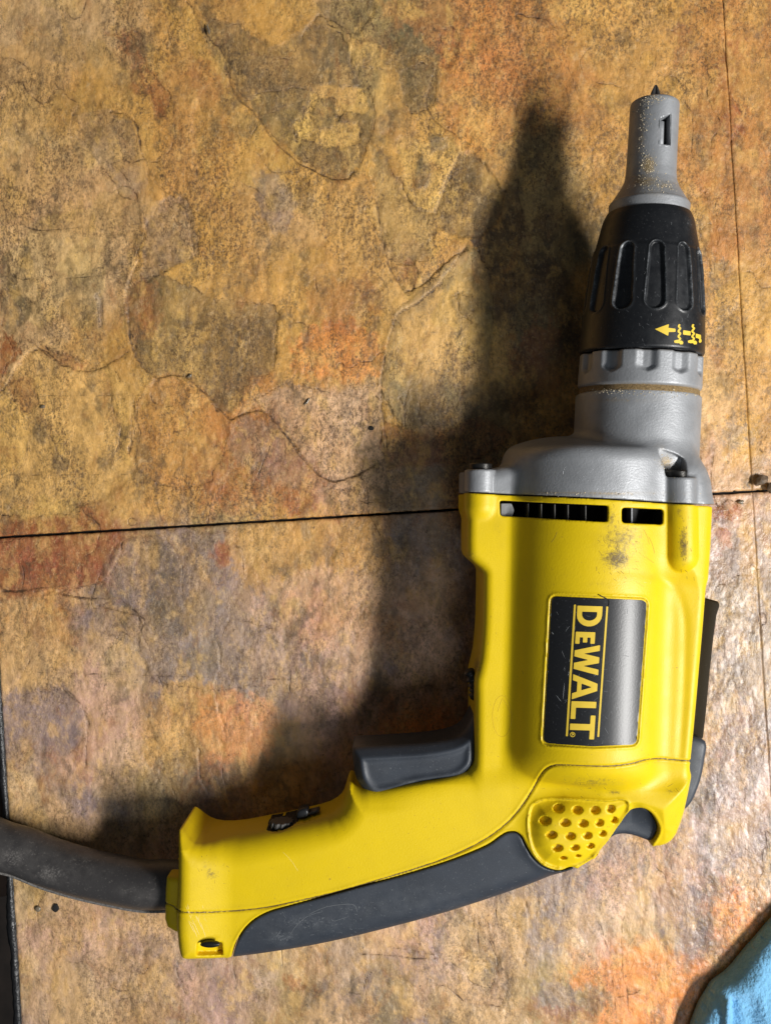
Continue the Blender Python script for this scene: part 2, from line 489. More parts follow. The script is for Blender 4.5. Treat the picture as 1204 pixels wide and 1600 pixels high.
PAL = {  # albedo of the slate in its different tones
 'Y': (.45,.262,.080), 'y': (.52,.335,.115), 'O': (.39,.190,.062), 'R': (.26,.090,.035), 'G': (.135,.108,.062),
 'g': (.31,.225,.105), 'D': (.070,.048,.030), 'P': (.250,.190,.145), 'p': (.46,.300,.190), 'T': (.48,.330,.165),
 'o': (.56,.225,.065), 'W': (.42,.330,.245)}
ROWS = [
 "TTYYYgGOOYYO",
 "TYYYYgYOOYYO",
 "TTYYYYYYgYOO",
 "TTYYTyYYgGyO",
 "TTYYYYyYDYOY",
 "TYYYYYYyGDTY",
 "yyYOOpYgYDTY",
 "yyYORpPOgGTp",
 "RRPgYOPPRGWP",
 "OPGPPOpPPGTP",
 "TTPPgPpPGGYP",
 "PpTyTpoGGDYP",
 "TPTPYPGGGPYW",
 "gTpPTTPPPPPW",
 "TpTPTTpTPTPo",
 "PTPpgTPTgooT"]
FLAKES = [ # tone, weight, softness, outline; photo pixels after scaling by q
 (.6645, [('T',.5,6,[(0,340),(200,330),(330,480),(300,620),(180,640),(0,640)]),('O',.28,14,[(0,360),(160,350),(300,470),(250,560),(0,520)]),
  ('y',.75,5,[(40,850),(90,815),(215,865),(240,850),(300,900),(320,1000),(310,1130),(160,1204),(0,1204),(0,930)]),('Y',.4,10,[(0,100),(300,120),(300,300),(0,300)]),
  ('O',.38,12,[(380,170),(540,190),(560,330),(520,440),(440,470),(380,400)]),('Y',.5,12,[(540,420),(900,430),(880,700),(650,740),(470,690),(470,520)]),
  ('R',.75,7,[(255,75),(330,80),(345,160),(385,200),(395,255),(365,270),(345,225),(300,205),(310,130)]),('R',.45,9,[(440,130),(500,140),(540,210),(500,250),(450,220)]),
  ('P',.45,5,[(175,275),(262,262),(318,300),(328,380),(345,430),(300,470),(250,390),(200,360)]),
  ('P',.60,3,[(362,470),(432,462),(450,520),(462,600),(372,640),(330,655),(340,560)]),
  ('G',.62,3,[(300,690),(330,655),(372,640),(480,690),(560,715),(645,720),(652,780),(640,870),(590,885),(562,952),(520,968),(450,888),(360,885),(318,835)]),
  ('R',.50,8,[(300,690),(340,650),(385,700),(372,780),(330,800),(308,780)]),('D',.40,10,[(460,740),(640,760),(630,860),(570,930),(520,960),(470,860)]),
  ('O',.55,6,[(345,905),(430,890),(520,972),(525,1080),(440,1150),(310,1100),(320,980)]),('O',.75,5,[(360,890),(420,885),(440,940),(360,950)]),
  ('p',.85,6,[(600,940),(680,900),(780,930),(890,905),(895,1000),(905,1180),(770,1130),(690,1040),(640,975)]),
  ('R',.42,7,[(520,1010),(600,975),(650,985),(700,1050),(765,1140),(640,1204),(500,1204),(470,1150)]),('P',.5,9,[(540,1000),(640,985),(720,1080),(700,1150),(560,1100)]),
  ('o',.80,9,[(690,790),(740,765),(860,760),(895,830),(885,890),(760,890),(690,870)]),('R',.40,12,[(720,690),(870,650),(890,760),(760,770)]),
  ('G',.72,4,[(470,60),(560,50),(640,110),(720,60),(800,70),(822,140),(880,230),(870,320),(838,400),(808,418),(770,408),(700,370),(640,312),(590,250),(540,180),(500,120)]),
  ('y',.92,3,[(738,212),(775,190),(800,205),(840,190),(862,228),(855,262),(812,256),(795,290),(835,285),(848,330),(800,345),(760,335),(700,322),(688,285),(715,265)]),
  ('G',.70,4,[(770,225),(800,250),(775,300),(740,290),(735,250)]),('y',.65,6,[(820,85),(900,110),(925,165),(870,160),(825,145)]),
  ('G',.85,4,[(945,165),(985,145),(1025,160),(1022,210),(1005,262),(960,255),(940,205)]),
  ('g',.6,6,[(870,330),(940,420),(1020,500),(1010,600),(930,620),(890,560),(880,430)]),
  ('y',.92,3,[(930,330),(960,318),(1000,335),(1050,325),(1082,342),(1070,390),(1040,470),(1022,500),(975,485),(948,440),(945,380)]),
  ('G',.85,3,[(985,370),(1008,368),(1015,410),(995,440),(972,438),(972,400)]),('G',.8,3,[(1005,318),(1040,322),(1045,350),(1015,352)]),
  ('y',.6,9,[(1010,230),(1060,220),(1120,310),(1190,380),(1200,300),(1100,200)]),
  ('D',.60,4,[(1088,352),(1130,380),(1185,450),(1150,540),(1090,560),(1020,506),(1048,455),(1072,395)]),('G',.5,5,[(1088,352),(1130,380),(1185,450),(1150,540),(1090,560),(1020,506)]),
  ('P',.75,8,[(600,420),(660,400),(690,480),(680,550),(630,530),(600,480)]),('D',.35,8,[(690,440),(740,430),(735,490),(700,490)]),('G',.5,8,[(540,270),(600,270),(600,320),(550,320)]),
  ('g',.75,4,[(905,790),(940,728),(1000,672),(1080,592),(1130,590),(1160,700),(1150,880),(1110,980),(1000,1000),(950,1010),(905,930),(895,880)]),
  ('y',.55,10,[(930,800),(1000,720),(1090,650),(1120,760),(1100,860),(980,880),(930,860)]),('G',.65,10,[(910,890),(1010,900),(1130,930),(1110,1000),(980,1010),(915,960)]),
  ('G',.6,6,[(1065,700),(1110,690),(1115,740),(1080,745)]),('R',.55,6,[(905,990),(1010,1030),(1110,990),(1180,1000),(1170,1060),(920,1110)]),
  ('R',.7,6,[(940,640),(960,600),(985,640),(965,690)]),('G',.8,5,[(0,590),(30,640),(42,690),(75,720),(30,780),(0,760)]),('R',.95,3,[(0,782),(48,822),(20,870),(0,920)]),
  ('O',.8,6,[(20,900),(60,880),(85,910),(70,965),(35,950)]),('R',.6,6,[(95,815),(150,830),(215,862),(190,870),(120,850)]),('G',.5,9,[(190,650),(240,650),(235,850),(200,840)]),
  ('W',.7,5,[(228,690),(245,700),(240,760),(226,750)]),('R',.55,6,[(1040,60),(1075,80),(1070,150),(1035,150)]),('o',.35,16,[(900,0),(1204,0),(1204,330),(1060,330),(1030,140),(960,60)]),
  ('G',.6,6,[(740,0),(880,0),(850,60),(820,70),(760,40)]),('G',.35,10,[(0,20),(200,60),(240,160),(60,110)]),('G',.45,6,[(60,230),(90,230),(90,275),(65,270)])]),
 (1.0, [('R',.80,4,[(0,845),(190,832),(182,880),(155,912),(100,918),(95,912),(0,925)]),('P',.55,6,[(190,845),(350,832),(385,905),(350,960),(480,1000),(450,1065),(240,1070),(215,960),(160,920)]),
  ('G',.40,12,[(230,850),(340,850),(330,960),(260,1000),(220,930)]),('Y',.75,8,[(352,825),(590,812),(592,900),(520,960),(440,950),(372,900)]),('o',.5,10,[(440,930),(520,920),(520,1010),(450,1000)]),
  ('R',.8,8,[(331,854),(348,850),(362,868),(359,886),(345,884),(336,874)]),('p',.6,14,[(400,920),(590,900),(580,1140),(420,1120)]),('P',.85,5,[(10,1098),(90,1075),(130,1108),(135,1155),(90,1180),(20,1170)]),
  ('Y',.75,9,[(255,1068),(345,1070),(350,1140),(300,1200),(220,1180)]),('y',.6,9,[(0,940),(90,950),(110,1040),(0,1080)]),('p',.6,9,[(130,1090),(210,1080),(220,1200),(140,1230)]),
  ('P',.45,14,[(330,990),(470,1000),(460,1130),(350,1120)]),('G',.55,10,[(205,1210),(420,1130),(440,1200),(260,1260)]),('o',.55,12,[(310,1080),(420,1100),(420,1180),(320,1190)]),
  ('G',.35,12,[(500,1300),(700,1260),(700,1300)]),('T',.6,16,[(40,1480),(260,1500),(260,1600),(50,1600)]),('P',.4,10,[(330,1500),(420,1510),(420,1600),(300,1600)]),
  ('P',.55,8,[(815,1400),(840,1400),(835,1520),(815,1500)]),('W',.5,14,[(900,1420),(960,1400),(960,1500),(900,1500)]),('p',.5,14,[(940,1350),(1060,1340),(1060,1440),(950,1440)])])]
BLOBS = [ # x, y, rx, ry, tone, weight
 (205,70,34,26,'R',.8),(225,130,28,44,'R',.8),(330,130,26,44,'R',.6),(300,40,30,60,'Y',.6),(340,45,18,16,'D',.5),
 (430,120,40,55,'G',.7),(520,160,34,30,'y',.9),(480,205,18,34,'y',.9),(535,205,22,22,'y',.9),(510,235,40,14,'G',.9),
 (560,215,22,30,'G',.8),(545,45,26,50,'G',.6),(420,285,30,30,'P',.7),(445,340,28,26,'P',.8),(50,160,14,22,'G',.8),
 (640,130,34,32,'G',.85),(655,275,12,26,'G',.95),(690,225,22,16,'G',.6),(655,310,36,22,'y',.9),(700,180,40,40,'y',.5),
 (735,285,24,44,'G',.9),(700,70,10,30,'R',.9),(720,60,50,20,'O',.6),(725,370,44,40,'g',.7),(690,350,20,30,'P',.7),
 (235,455,34,40,'R',.85),(215,430,16,40,'R',.5),(300,500,60,50,'G',.7),(360,560,60,36,'D',.6),(400,480,28,60,'G',.6),
 (20,500,28,46,'D',.7),(25,450,20,20,'R',.5),(10,560,26,24,'R',.9),(120,560,40,12,'R',.8),(45,620,14,26,'O',.9),(70,540,30,30,'y',.4),
 (500,540,50,34,'o',.9),(520,490,40,30,'O',.8),(470,570,40,24,'o',.7),(260,610,34,22,'O',.8),(340,700,50,50,'R',.55),
 (370,730,60,40,'P',.6),(450,760,50,34,'P',.6),(480,700,60,40,'p',.8),(100,660,80,70,'y',.6),(60,770,60,50,'y',.5),
 (270,790,50,24,'O',.5),(230,690,40,30,'O',.5),(40,870,70,26,'R',.85),(130,880,36,36,'R',.7),(110,845,60,8,'R',.7),
 (346,870,13,18,'R',1.),(345,872,9,13,'R',1.),(240,860,40,30,'g',.8),(480,900,60,40,'Y',.7),(490,860,60,40,'O',.5),
 (500,960,24,24,'o',.5),(300,900,50,60,'P',.6),(280,1010,70,60,'P',.5),(320,1030,60,24,'G',.6),(60,1110,56,50,'P',.9),(430,1000,60,70,'P',.6),
 (130,1180,14,40,'R',.5),(40,1000,30,60,'T',.6),(140,1080,24,60,'p',.7),(250,1150,40,50,'Y',.6),(330,1160,30,60,'o',.6),(380,1180,40,50,'p',.6),
 (180,1220,40,30,'T',.6),(160,1250,50,30,'P',.4),(150,1300,30,30,'T',.4),
 (620,430,16,24,'G',.8),(650,590,22,30,'P',.8),(680,620,50,30,'P',.7),(600,640,26,40,'O',.5),(640,500,50,60,'y',.6),
 (580,560,24,60,'R',.6),(570,480,20,40,'R',.5),(620,700,60,24,'R',.7),(690,660,30,20,'R',.6),
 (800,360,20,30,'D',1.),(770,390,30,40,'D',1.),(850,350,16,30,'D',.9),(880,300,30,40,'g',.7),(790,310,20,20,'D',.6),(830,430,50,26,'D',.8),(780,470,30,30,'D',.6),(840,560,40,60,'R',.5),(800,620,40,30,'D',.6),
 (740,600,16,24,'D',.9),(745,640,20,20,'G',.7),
 (930,190,30,60,'O',.5),(900,300,20,50,'g',.5),(960,160,14,16,'D',.5),(1060,80,10,30,'R',.7),(1140,110,20,46,'R',.8),(1145,200,16,36,'R',.8),
 (1100,60,30,50,'O',.5),(1170,130,26,40,'Y',.5),(1180,20,20,30,'Y',.6),(1090,230,26,60,'O',.6),(1130,370,26,60,'O',.5),(1120,430,20,24,'G',.7),
 (1150,470,20,60,'Y',.7),(1110,620,40,50,'T',.6),(1150,680,20,22,'P',.7),(1190,600,20,60,'Y',.6),
 (1140,800,22,10,'R',.95),(1135,840,12,16,'R',.8),(1200,870,16,60,'P',.9),(1170,880,14,100,'Y',.5),(1125,790,12,10,'D',.5),
 (1140,960,30,60,'W',.8),(1120,1080,20,60,'P',.7),(1190,1060,24,60,'P',.7),(1150,1150,40,60,'R',.25),(1170,1180,20,40,'G',.4),
 (1100,1250,40,60,'P',.6),(1160,1300,40,60,'P',.6),(1060,1360,50,40,'p',.6),(960,1380,40,40,'p',.6),(1180,1380,26,40,'Y',.5),(1140,1420,30,40,'o',.65),
 (970,1520,60,36,'o',.95),(1000,1560,60,36,'o',.8),(925,1565,34,26,'G',.7),(870,1560,30,30,'P',.8),(880,1590,50,20,'R',.5),(1020,1500,30,20,'o',.7),
 (590,1550,50,44,'g',.8),(600,1580,70,30,'G',.6),(620,1530,20,20,'G',.6),(460,1540,20,14,'R',.6),(370,1530,30,20,'R',.4),
 (540,1520,30,50,'P',.6),(700,1450,30,50,'P',.5),(760,1480,80,60,'T',.7),(830,1420,14,60,'P',.8),(690,1560,60,40,'T',.7),(780,1590,60,24,'T',.6),
 (60,1480,40,40,'p',.6),(110,1520,40,40,'P',.6),(190,1540,60,40,'P',.7),(230,1590,50,30,'R',.4),(60,1580,50,40,'T',.5),(300,1540,40,30,'p',.7),(150,1450,60,20,'T',.6),(220,1480,30,30,'P',.5)]
CRACKS = [ # weight (1 strong) then points in photo pixels
 (0.0,[(291,0),(314,40),(330,62),(344,75),(354,110),(366,145),(399,179),(434,224),(473,257),(518,277),(538,279),(553,267)]),
 (0.2,[(172,174),(194,177),(214,199),(222,239),(239,279),(264,301),(289,329),(299,374),(305,400)]),
 (1.0,[(0,88),(25,92),(45,110)]),(1.0,[(84,128),(105,150),(122,162),(112,185),(116,222),(142,240),(170,275),(188,303),(214,314)]),
 (1.0,[(457,194),(464,225),(480,245)]),(0.8,[(498,22),(478,45),(468,65)]),(0.7,[(498,22),(538,40),(549,70),(546,95),(560,108)]),
 (1.0,[(245,320),(228,355),(214,400)]),(1.0,[(15,330),(45,356),(120,354)]),
 (0.3,[(217,400),(199,445),(199,490),(209,550),(240,589),(265,585),(300,595),(345,642),(360,655),(380,645),(415,645),(450,685),(480,725),(515,750),(550,744),(590,724)]),
 (0.6,[(8,450),(50,470)]),(0.8,[(30,520),(65,545),(100,570),(145,578),(200,550)]),(0.8,[(62,542),(30,565),(10,600),(0,612)]),
 (1.1,[(209,615),(205,660),(203,705)]),(1.0,[(385,500),(394,545)]),(1.0,[(430,500),(427,575),(416,585)]),(1.2,[(75,680),(102,727)]),
 (1.35,[(100,434),(200,424),(300,403),(390,385)]),(1.35,[(0,618),(240,617)]),(1.35,[(0,742),(210,741)]),
 (1.0,[(805,22),(820,47),(835,70)]),(1.0,[(810,22),(850,30),(872,46)]),(0.6,[(876,80),(896,130),(906,160)]),
 (0.5,[(675,118),(666,165),(690,195),(722,222),(700,280),(680,332)]),(0.8,[(680,332),(645,320),(625,280)]),
 (0.4,[(581,278),(592,342),(608,412),(632,457)]),(0.4,[(632,457),(667,438),(699,406),(731,390)]),
 (0.2,[(727,385),(700,425),(675,455),(640,480),(618,498),(607,535),(597,580),(594,615),(599,665),(606,700)]),
 (0.6,[(625,620),(640,665),(650,690)]),(0.7,[(714,462),(718,485),(735,500)]),
 (0.6,[(1128,60),(1140,140),(1160,180)]),(0.8,[(1165,177),(1138,230)]),(0.8,[(1100,300),(1115,360),(1117,430)]),
 (1.0,[(1085,330),(1110,420)]),
 (0.5,[(192,845),(180,885),(155,912),(100,920),(95,928),(130,935),(170,935)]),(0.8,[(0,925),(85,917)]),
 (0.7,[(150,945),(214,962),(224,970)]),(0.9,[(217,985),(235,1020)]),(1.0,[(254,835),(284,885),(279,950)]),
 (0.6,[(100,1080),(130,1110),(135,1150),(132,1200)]),(0.8,[(339,1005),(344,1040),(335,1080),(349,1135)]),(0.8,[(310,1170),(312,1210),(325,1240)]),
 (1.35,[(30,1050),(200,1055),(450,1062)]),(1.2,[(344,1000),(360,965)]),(1.1,[(50,1025),(30,1060)]),
 (1.0,[(345,1200),(358,1250)]),(0.8,[(540,1420),(548,1440),(560,1460)]),(0.6,[(822,1410),(828,1450),(818,1500)]),
 (0.9,[(745,1435),(748,1490)]),(1.0,[(280,1490),(276,1520),(290,1555)]),(0.9,[(185,1565),(215,1555)]),(1.0,[(965,1560),(1000,1550)]),
 (1.0,[(560,1490),(680,1500)]),(0.8,[(1000,1380),(1005,1430),(990,1480)]),(1.2,[(605,1480),(760,1505)])]
def jitter_line(pts, amp=2.0, seed=0):
    P = smooth_poly(pts, 6, closed=False); n = len(P)
    s = np.arange(n)*0.9+seed*13.0
    P[:, 0] += (vnoise(s, s*0+seed, 1)-0.5)*2*amp; P[:, 1] += (vnoise(s, s*0+seed+50, 2)-0.5)*2*amp
    return P
CR = [(w, jitter_line(p, 2.2 if w < 1.3 else 0.3, i)) for i, (w, p) in enumerate(CRACKS)]

def slate_fields(PX, PY):
    wx = PX+(fbm(PX/60, PY/80, 6, 1, .72)-0.5)*150; wy = PY+(fbm(PX/55, PY/90, 6, 5, .72)-0.5)*170
    PL = {k: tuple(1.68*q**1.15 for q in v) for k, v in PAL.items()}
    G = np.array([[PL[c] for c in r] for r in ROWS], np.float32)
    gx = np.clip((wx-50)/100, 0, 10.999); gy = np.clip((wy-50)/100, 0, 14.999)
    ix = gx.astype(int); iy = gy.astype(int); fx = (gx-ix)[..., None]; fy = (gy-iy)[..., None]
    sx = np.clip((fx-.5)*2+.5, 0, 1); sy = np.clip((fy-.5)*2+.5, 0, 1)
    C = (G[iy, ix]*(1-sx)+G[iy, ix+1]*sx)*(1-sy)+(G[iy+1, ix]*(1-sx)+G[iy+1, ix+1]*sx)*sy
    w2x = PX+(fbm(PX/24, PY/34, 5, 9, .75)-0.5)*48; w2y = PY+(fbm(PX/22, PY/38, 5, 14, .75)-0.5)*60
    ed = (fbm(PX/9, PY/14, 4, 21, .7)-.5)
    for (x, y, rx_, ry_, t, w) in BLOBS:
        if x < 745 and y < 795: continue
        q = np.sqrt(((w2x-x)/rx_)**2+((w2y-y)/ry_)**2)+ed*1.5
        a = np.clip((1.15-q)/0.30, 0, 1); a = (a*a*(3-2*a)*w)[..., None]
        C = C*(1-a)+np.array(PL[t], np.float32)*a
    w3x = PX+(fbm(PX/18, PY/24, 4, 91, .6)-.5)*18; w3y = PY+(fbm(PX/18, PY/24, 4, 95, .6)-.5)*18
    tex = fbm(PX/8, PY/12, 4, 98, .7); ledge = np.zeros(PX.shape, np.float32); lcr = np.full(PX.shape, 60, np.float32)
    lmask = fbm(PX/40, PY/50, 3, 99)
    for q_, L_ in FLAKES:
        for (t, w, sf, pts) in L_:
            P_ = smooth_poly(np.array(pts, float)*q_, 2)
            x0, y0 = P_.min(0)-30; x1, y1 = P_.max(0)+30
            m = (PX > x0) & (PX < x1) & (PY > y0) & (PY < y1)
            if not m.any(): continue
            d = poly_sdf(w3x[m], w3y[m], P_)
            if sf <= 7 and w >= .5:     # the harder-edged flakes are ledges: a real step up or down with a dark foot
                sg_ = 1.0 if (int(pts[0][0])+int(pts[0][1])) % 2 else -1.0
                ledge[m] += sg_*1.5*np.clip(.5-d/2.4, 0, 1)
                lcr[m] = np.minimum(lcr[m], np.abs(d)*1.1+0.85+np.clip((.50-lmask[m])*14, 0, 30))
            d = d+(tex[m]-.5)*sf*4
            a = np.clip(.5-d/(sf*.9), 0, 1)*w*np.clip(.45+1.1*tex[m], 0, 1.15)
            a = np.clip(a, 0, 1)[:, None]
            C[m] = C[m]*(1-a)+np.array(PL[t], np.float32)*a
    mott = fbm(PX/14, PY/24, 5, 30, .62)
    C = C*(0.50+1.0*mott[..., None])*(0.86+.28*fbm(PX/45, PY/70, 4, 33, .6))[..., None]
    st_ = np.clip((fbm(PX/26, PY/44, 6, 35, .68)-.545)*9, 0, 1)*np.clip((fbm(PX/110, PY/140, 3, 37)-.38)*5, 0, 1)
    st_ = (st_*.62)[..., None]; C = C*(1-st_)+np.array(PL['G'], np.float32)*.62*st_
    lt_ = (np.clip((fbm(PX/20, PY/34, 6, 38, .68)-.56)*9, 0, 1)*.45)[..., None]; C = C*(1-lt_)+np.array(PL['y'], np.float32)*1.15*lt_
    # flakes of the layered stone: each level has its own tone, with a cleft step between levels
    lv = fbm(PX/150+3, PY/210, 4, 40, .40)*7+fbm(PX/16, PY/20, 2, 44, .5)*.06
    fl = np.floor(lv); fr_ = lv-fl
    hsh = lambda k: (np.sin(fl*12.9898+k*78.233)*43758.5453) % 1.0
    C = C*(0.90+0.20*hsh(1))[..., None]*np.stack([0.97+0.06*hsh(2), 0.96+0.07*hsh(3), 0.94+0.12*hsh(4)], -1)
    gu, gv = np.gradient(lv); gm = np.sqrt(gu**2+gv**2)/2.5+1e-5
    dflake = np.minimum(fr_, 1-fr_)/gm
    keepf = fbm(PX/70, PY/90, 3, 47)
    cr = np.full(PX.shape, 60, np.float32); relief = np.zeros(PX.shape, np.float32)
    for w, P in CR:
        x0, y0 = P.min(0)-26; x1, y1 = P.max(0)+26
        m = (PX > x0) & (PX < x1) & (PY > y0) & (PY < y1)
        if not m.any(): continue
        d, sg, de = side_dist(PX[m], PY[m], P)
        A = 1.7 if w < .9 else .7
        if w < 1.3:                     # one side of a cleft stands a step higher than the other
            relief[m] += sg*A*np.exp(-d/16)*np.clip(de/25, 0, 1)*np.clip(d/1.2, 0, 1)
            relief[m] -= 1.0*A*np.exp(-(d/1.8)**2)
        cr[m] = np.minimum(cr[m], d+w*0.9)
    # low relief of the cleft stone, terraced
    relief += (fl-4)*1.1+np.clip(fr_*4, 0, 1)*1.1+(fbm(PX/20, PY/30, 4, 50, .55)-.5)*2.6
    relief += ledge; cr = np.minimum(cr, lcr)
    relief -= np.clip((fbm(PX/7, PY/11, 3, 53, .6)-.60)*14, 0, 1)*0.9
    cr = np.minimum(cr, dflake+0.75+np.clip((0.66-keepf)*18, 0, 40))
    gloss = np.clip((PX-980)/160, 0, 1)*np.clip((PY-660)/140, 0, 1)+np.clip((PY-1150)/300, 0, 1)*0.35
    return C, cr, relief, np.clip(gloss, 0, 1)

def side_dist(x, y, P):
    best = np.full(x.shape, 1e9); sg = np.ones(x.shape)
    for i in range(len(P)-1):
        ax, ay = P[i]; dx, dy = P[i+1]-P[i]; L = dx*dx+dy*dy+1e-9
        t = np.clip(((x-ax)*dx+(y-ay)*dy)/L, 0, 1)
        d = (x-ax-t*dx)**2+(y-ay-t*dy)**2; m = d < best
        best = np.where(m, d, best); sg = np.where(m, np.sign(dx*(y-ay)-dy*(x-ax)), sg)
    de = np.minimum(np.hypot(x-P[0][0], y-P[0][1]), np.hypot(x-P[-1][0], y-P[-1][1]))
    return np.sqrt(best), sg, de

def build_tile(root, u0, u1, v0, v1, sp, label, dr=(1.5, 1.5), grain=1.0):
    nu = int((u1-u0)/sp)+1; nv = int((v1-v0)/sp)+1
    u = np.linspace(u0, u1, nu); v = np.linspace(v0, v1, nv)
    Um, Vm = np.meshgrid(u, v, indexing='ij')
    eu = np.ones_like(Um)
    # chipped, slightly wandering edges
    nz = (vnoise(Vm/7, Vm*0+u0, 3)-.5); nz2 = (vnoise(Um/7, Um*0+v0, 4)-.5)
    chip = lambda s: np.clip(vnoise(s/9, s*0+5, 8)-.86, 0, 1)*22
    Um[0] += (nz[0]*1.0+chip(Vm[0]))*(dr[0] > 1); Um[-1] -= nz[-1]*1.0*(dr[1] > 1); Vm[:, 0] += nz2[:, 0]*1.2+chip(Um[:, 0]); Vm[:, -1] -= nz2[:, -1]*1.0+chip(Um[:, -1]+90)
    PX, PY = tile_px(Um, Vm)
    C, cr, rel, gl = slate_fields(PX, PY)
    if v0 > 0: C = C*np.array([.97, .985, 1.14])      # the lower slabs are tinted pinker and greyer
    else: C = C*np.array([1.0, 1.0, .95])
    X = PX-602; Y = 800-PY; Z = rel*0.8-2.0
    Z[0] -= dr[0]; Z[-1] -= dr[1]; Z[:, 0] -= 1.5; Z[:, -1] -= 1.5
    V = np.stack([X, Y, Z], -1).reshape(-1, 3)
    ids = np.arange(nu*nv).reshape(nu, nv)
    Q = np.stack([ids[:-1, :-1], ids[:-1, 1:], ids[1:, 1:], ids[1:, :-1]], -1).reshape(-1, 4)
    loop = np.concatenate([ids[:, 0], ids[-1, 1:], ids[-2::-1, -1], ids[0, -2:0:-1]])
    low = V[loop].copy(); low[:, 2] = -14; n0 = len(V)
    V = np.concatenate([V, low]); k = len(loop); r = np.arange(k)
    sk = np.stack([loop, loop[(r+1) % k], n0+(r+1) % k, n0+r], 1)
    Q = np.concatenate([Q, sk])
    Ca = np.concatenate([C.reshape(-1, 3), np.tile([[.03, .02, .012]], (k, 1))]); Ca = np.concatenate([Ca, np.ones((len(Ca), 1))], 1)
    Cr = np.concatenate([cr.ravel(), np.full(k, 60)]); Gl = np.concatenate([gl.ravel(), np.zeros(k)])
    return mesh_obj('tile', V, Q, M['slate'], root, attrs={'grain': np.full(len(Cr), grain), 'tone': Ca, 'crack': Cr, 'gloss': Gl}, label=label)

cs = [tile_px(a, b) for a, b in ((-1191, -1000), (760, -1000), (760, 1150), (-1191, 1150))]
bx = [(x-602, 800-y) for x, y in cs]
Vb, Fb_ = prism(bx, -90, -13)
off0 = np.zeros(3)
board = mesh_obj('tabletop', Vb, Fb_, M['board'], None, smooth=False)
board['kind'] = 'structure'; ROOTS['tabletop'] = (0, 0, 0); recalc(board)
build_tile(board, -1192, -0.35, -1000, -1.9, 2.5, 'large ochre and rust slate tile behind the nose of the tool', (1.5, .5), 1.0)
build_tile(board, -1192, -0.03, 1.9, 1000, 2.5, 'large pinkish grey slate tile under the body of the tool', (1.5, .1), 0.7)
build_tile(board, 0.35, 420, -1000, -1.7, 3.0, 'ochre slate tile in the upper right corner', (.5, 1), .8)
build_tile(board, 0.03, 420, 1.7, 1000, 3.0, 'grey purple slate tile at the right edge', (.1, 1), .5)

# rough black edging along the left side of the top
nE = 260; vv = np.linspace(-950, 1100, nE); V = []; F = []
for i, v in enumerate(vv):
    w = 7+6*vnoise(np.array(v/30.), np.array(0.), 2)+3.5*vnoise(np.array(v/7.), np.array(3.), 2)
    o_ = 1.6*vnoise(np.array(v/11.), np.array(7.), 2)
    for (u, z) in ((-1191.3, -40), (-1191.3, 0+o_), (-1193-0.4*w, 1.0+o_), (-1191-w, -2), (-1192-w, -40)):
        x, y = tile_px(u, v); V.append((x-602, 800-y, z))
for i in range(nE-1):
    for k in range(4): F.append((i*5+k, i*5+k+1, i*5+6+k, i*5+5+k))
e = mesh_obj('edge_strip', V, F, M['edge'], board); recalc(e)
# nail and nail hole by the cord
def disc(px, py, z, r, h, dome=0.5, n=14):
    c = U(px, py, z); V = []; F = []
    prof = [(r, 0), (r, h*0.5), (r*0.75, h*0.85), (r*0.35, h), ]
    for (rr, zz) in prof:
        for k in range(n):
            t = 2*math.pi*k/n; V.append((c[0]+rr*math.cos(t), c[1]+rr*math.sin(t), c[2]+zz))
    for i in range(len(prof)-1):
        for k in range(n): F.append((i*n+k, i*n+(k+1) % n, (i+1)*n+(k+1) % n, (i+1)*n+k))
    F.append(tuple((len(prof)-1)*n+k for k in range(n)))
    return np.array(V), F
V, F = disc(60, 1420, -1.5, 4.5, 2.5); mesh_obj('nail_head', V, F, M['glue'], board)
hp = [(87+4.5*math.cos(t)*(1+.2*math.sin(3*t)), 1419+6.5*math.sin(t)) for t in np.linspace(0, 2*math.pi, 14)[:-1]]
V, F = prism(U2(hp, 0), -4, 0.6, 0.5); recalc(mesh_obj('nail_hole', V, F, M['board'], board))
hp = [(580+4*math.cos(t)*(1+.2*math.sin(3*t)), 669+3.6*math.sin(t)) for t in np.linspace(0, 2*math.pi, 10)[:-1]]
V, F = prism(U2(hp, 0), -4, 1.2, 0.8); recalc(mesh_obj('tar_speck', V, F, M['board'], board))
def blob(cx, cy, rx_, ry_, hgt, rot, mat_, name, root, z0=0.5, rough=.25, seed=0, n=22, rings=8, sharp=False, label=None):
    rough *= .5
    V = []; F = []
    for i in range(rings):
        a = i/(rings-1)*math.pi/2
        for k in range(n):
            t = 2*math.pi*k/n
            q = 1+rough*(2*float(vnoise(np.array(2+1.6*math.cos(t)+i*.12), np.array(2+1.6*math.sin(t)), seed))-1)
            x = rx_*math.cos(a)*math.cos(t)*q; y = ry_*math.cos(a)*math.sin(t)*q
            zz = hgt*math.sin(a)*(1+.35*rough*math.sin(2*t+seed))
            X = cx-602+x*math.cos(rot)-y*math.sin(rot); Y = 800-cy+x*math.sin(rot)+y*math.cos(rot)
            V.append((X, Y, z0+zz))
    for i in range(rings-1):
        for k in range(n): F.append((i*n+k, i*n+(k+1) % n, (i+1)*n+(k+1) % n, (i+1)*n+k))
    F.append(tuple(range(n))[::-1])
    o = mesh_obj(name, V, F, mat_, root, smooth=not sharp, label=label)
    return recalc(o)
for (x, y, a, c_, h_, r_) in ((326, 46, 2.5, 7, 1.0, .35), (297, 588, 4, 2.5, 1.6, .5), (1157, 784, 5, 3, 2, 0), (480, 628, 2.0, 6, 1.0, -.6), (68, 636, 4, 2.5, 1.2, .2)):
    blob(x, y, a, c_, h_, r_, M['glue'], 'glue_drop', board, z0=0.2, rough=.9, seed=int(x) % 7)

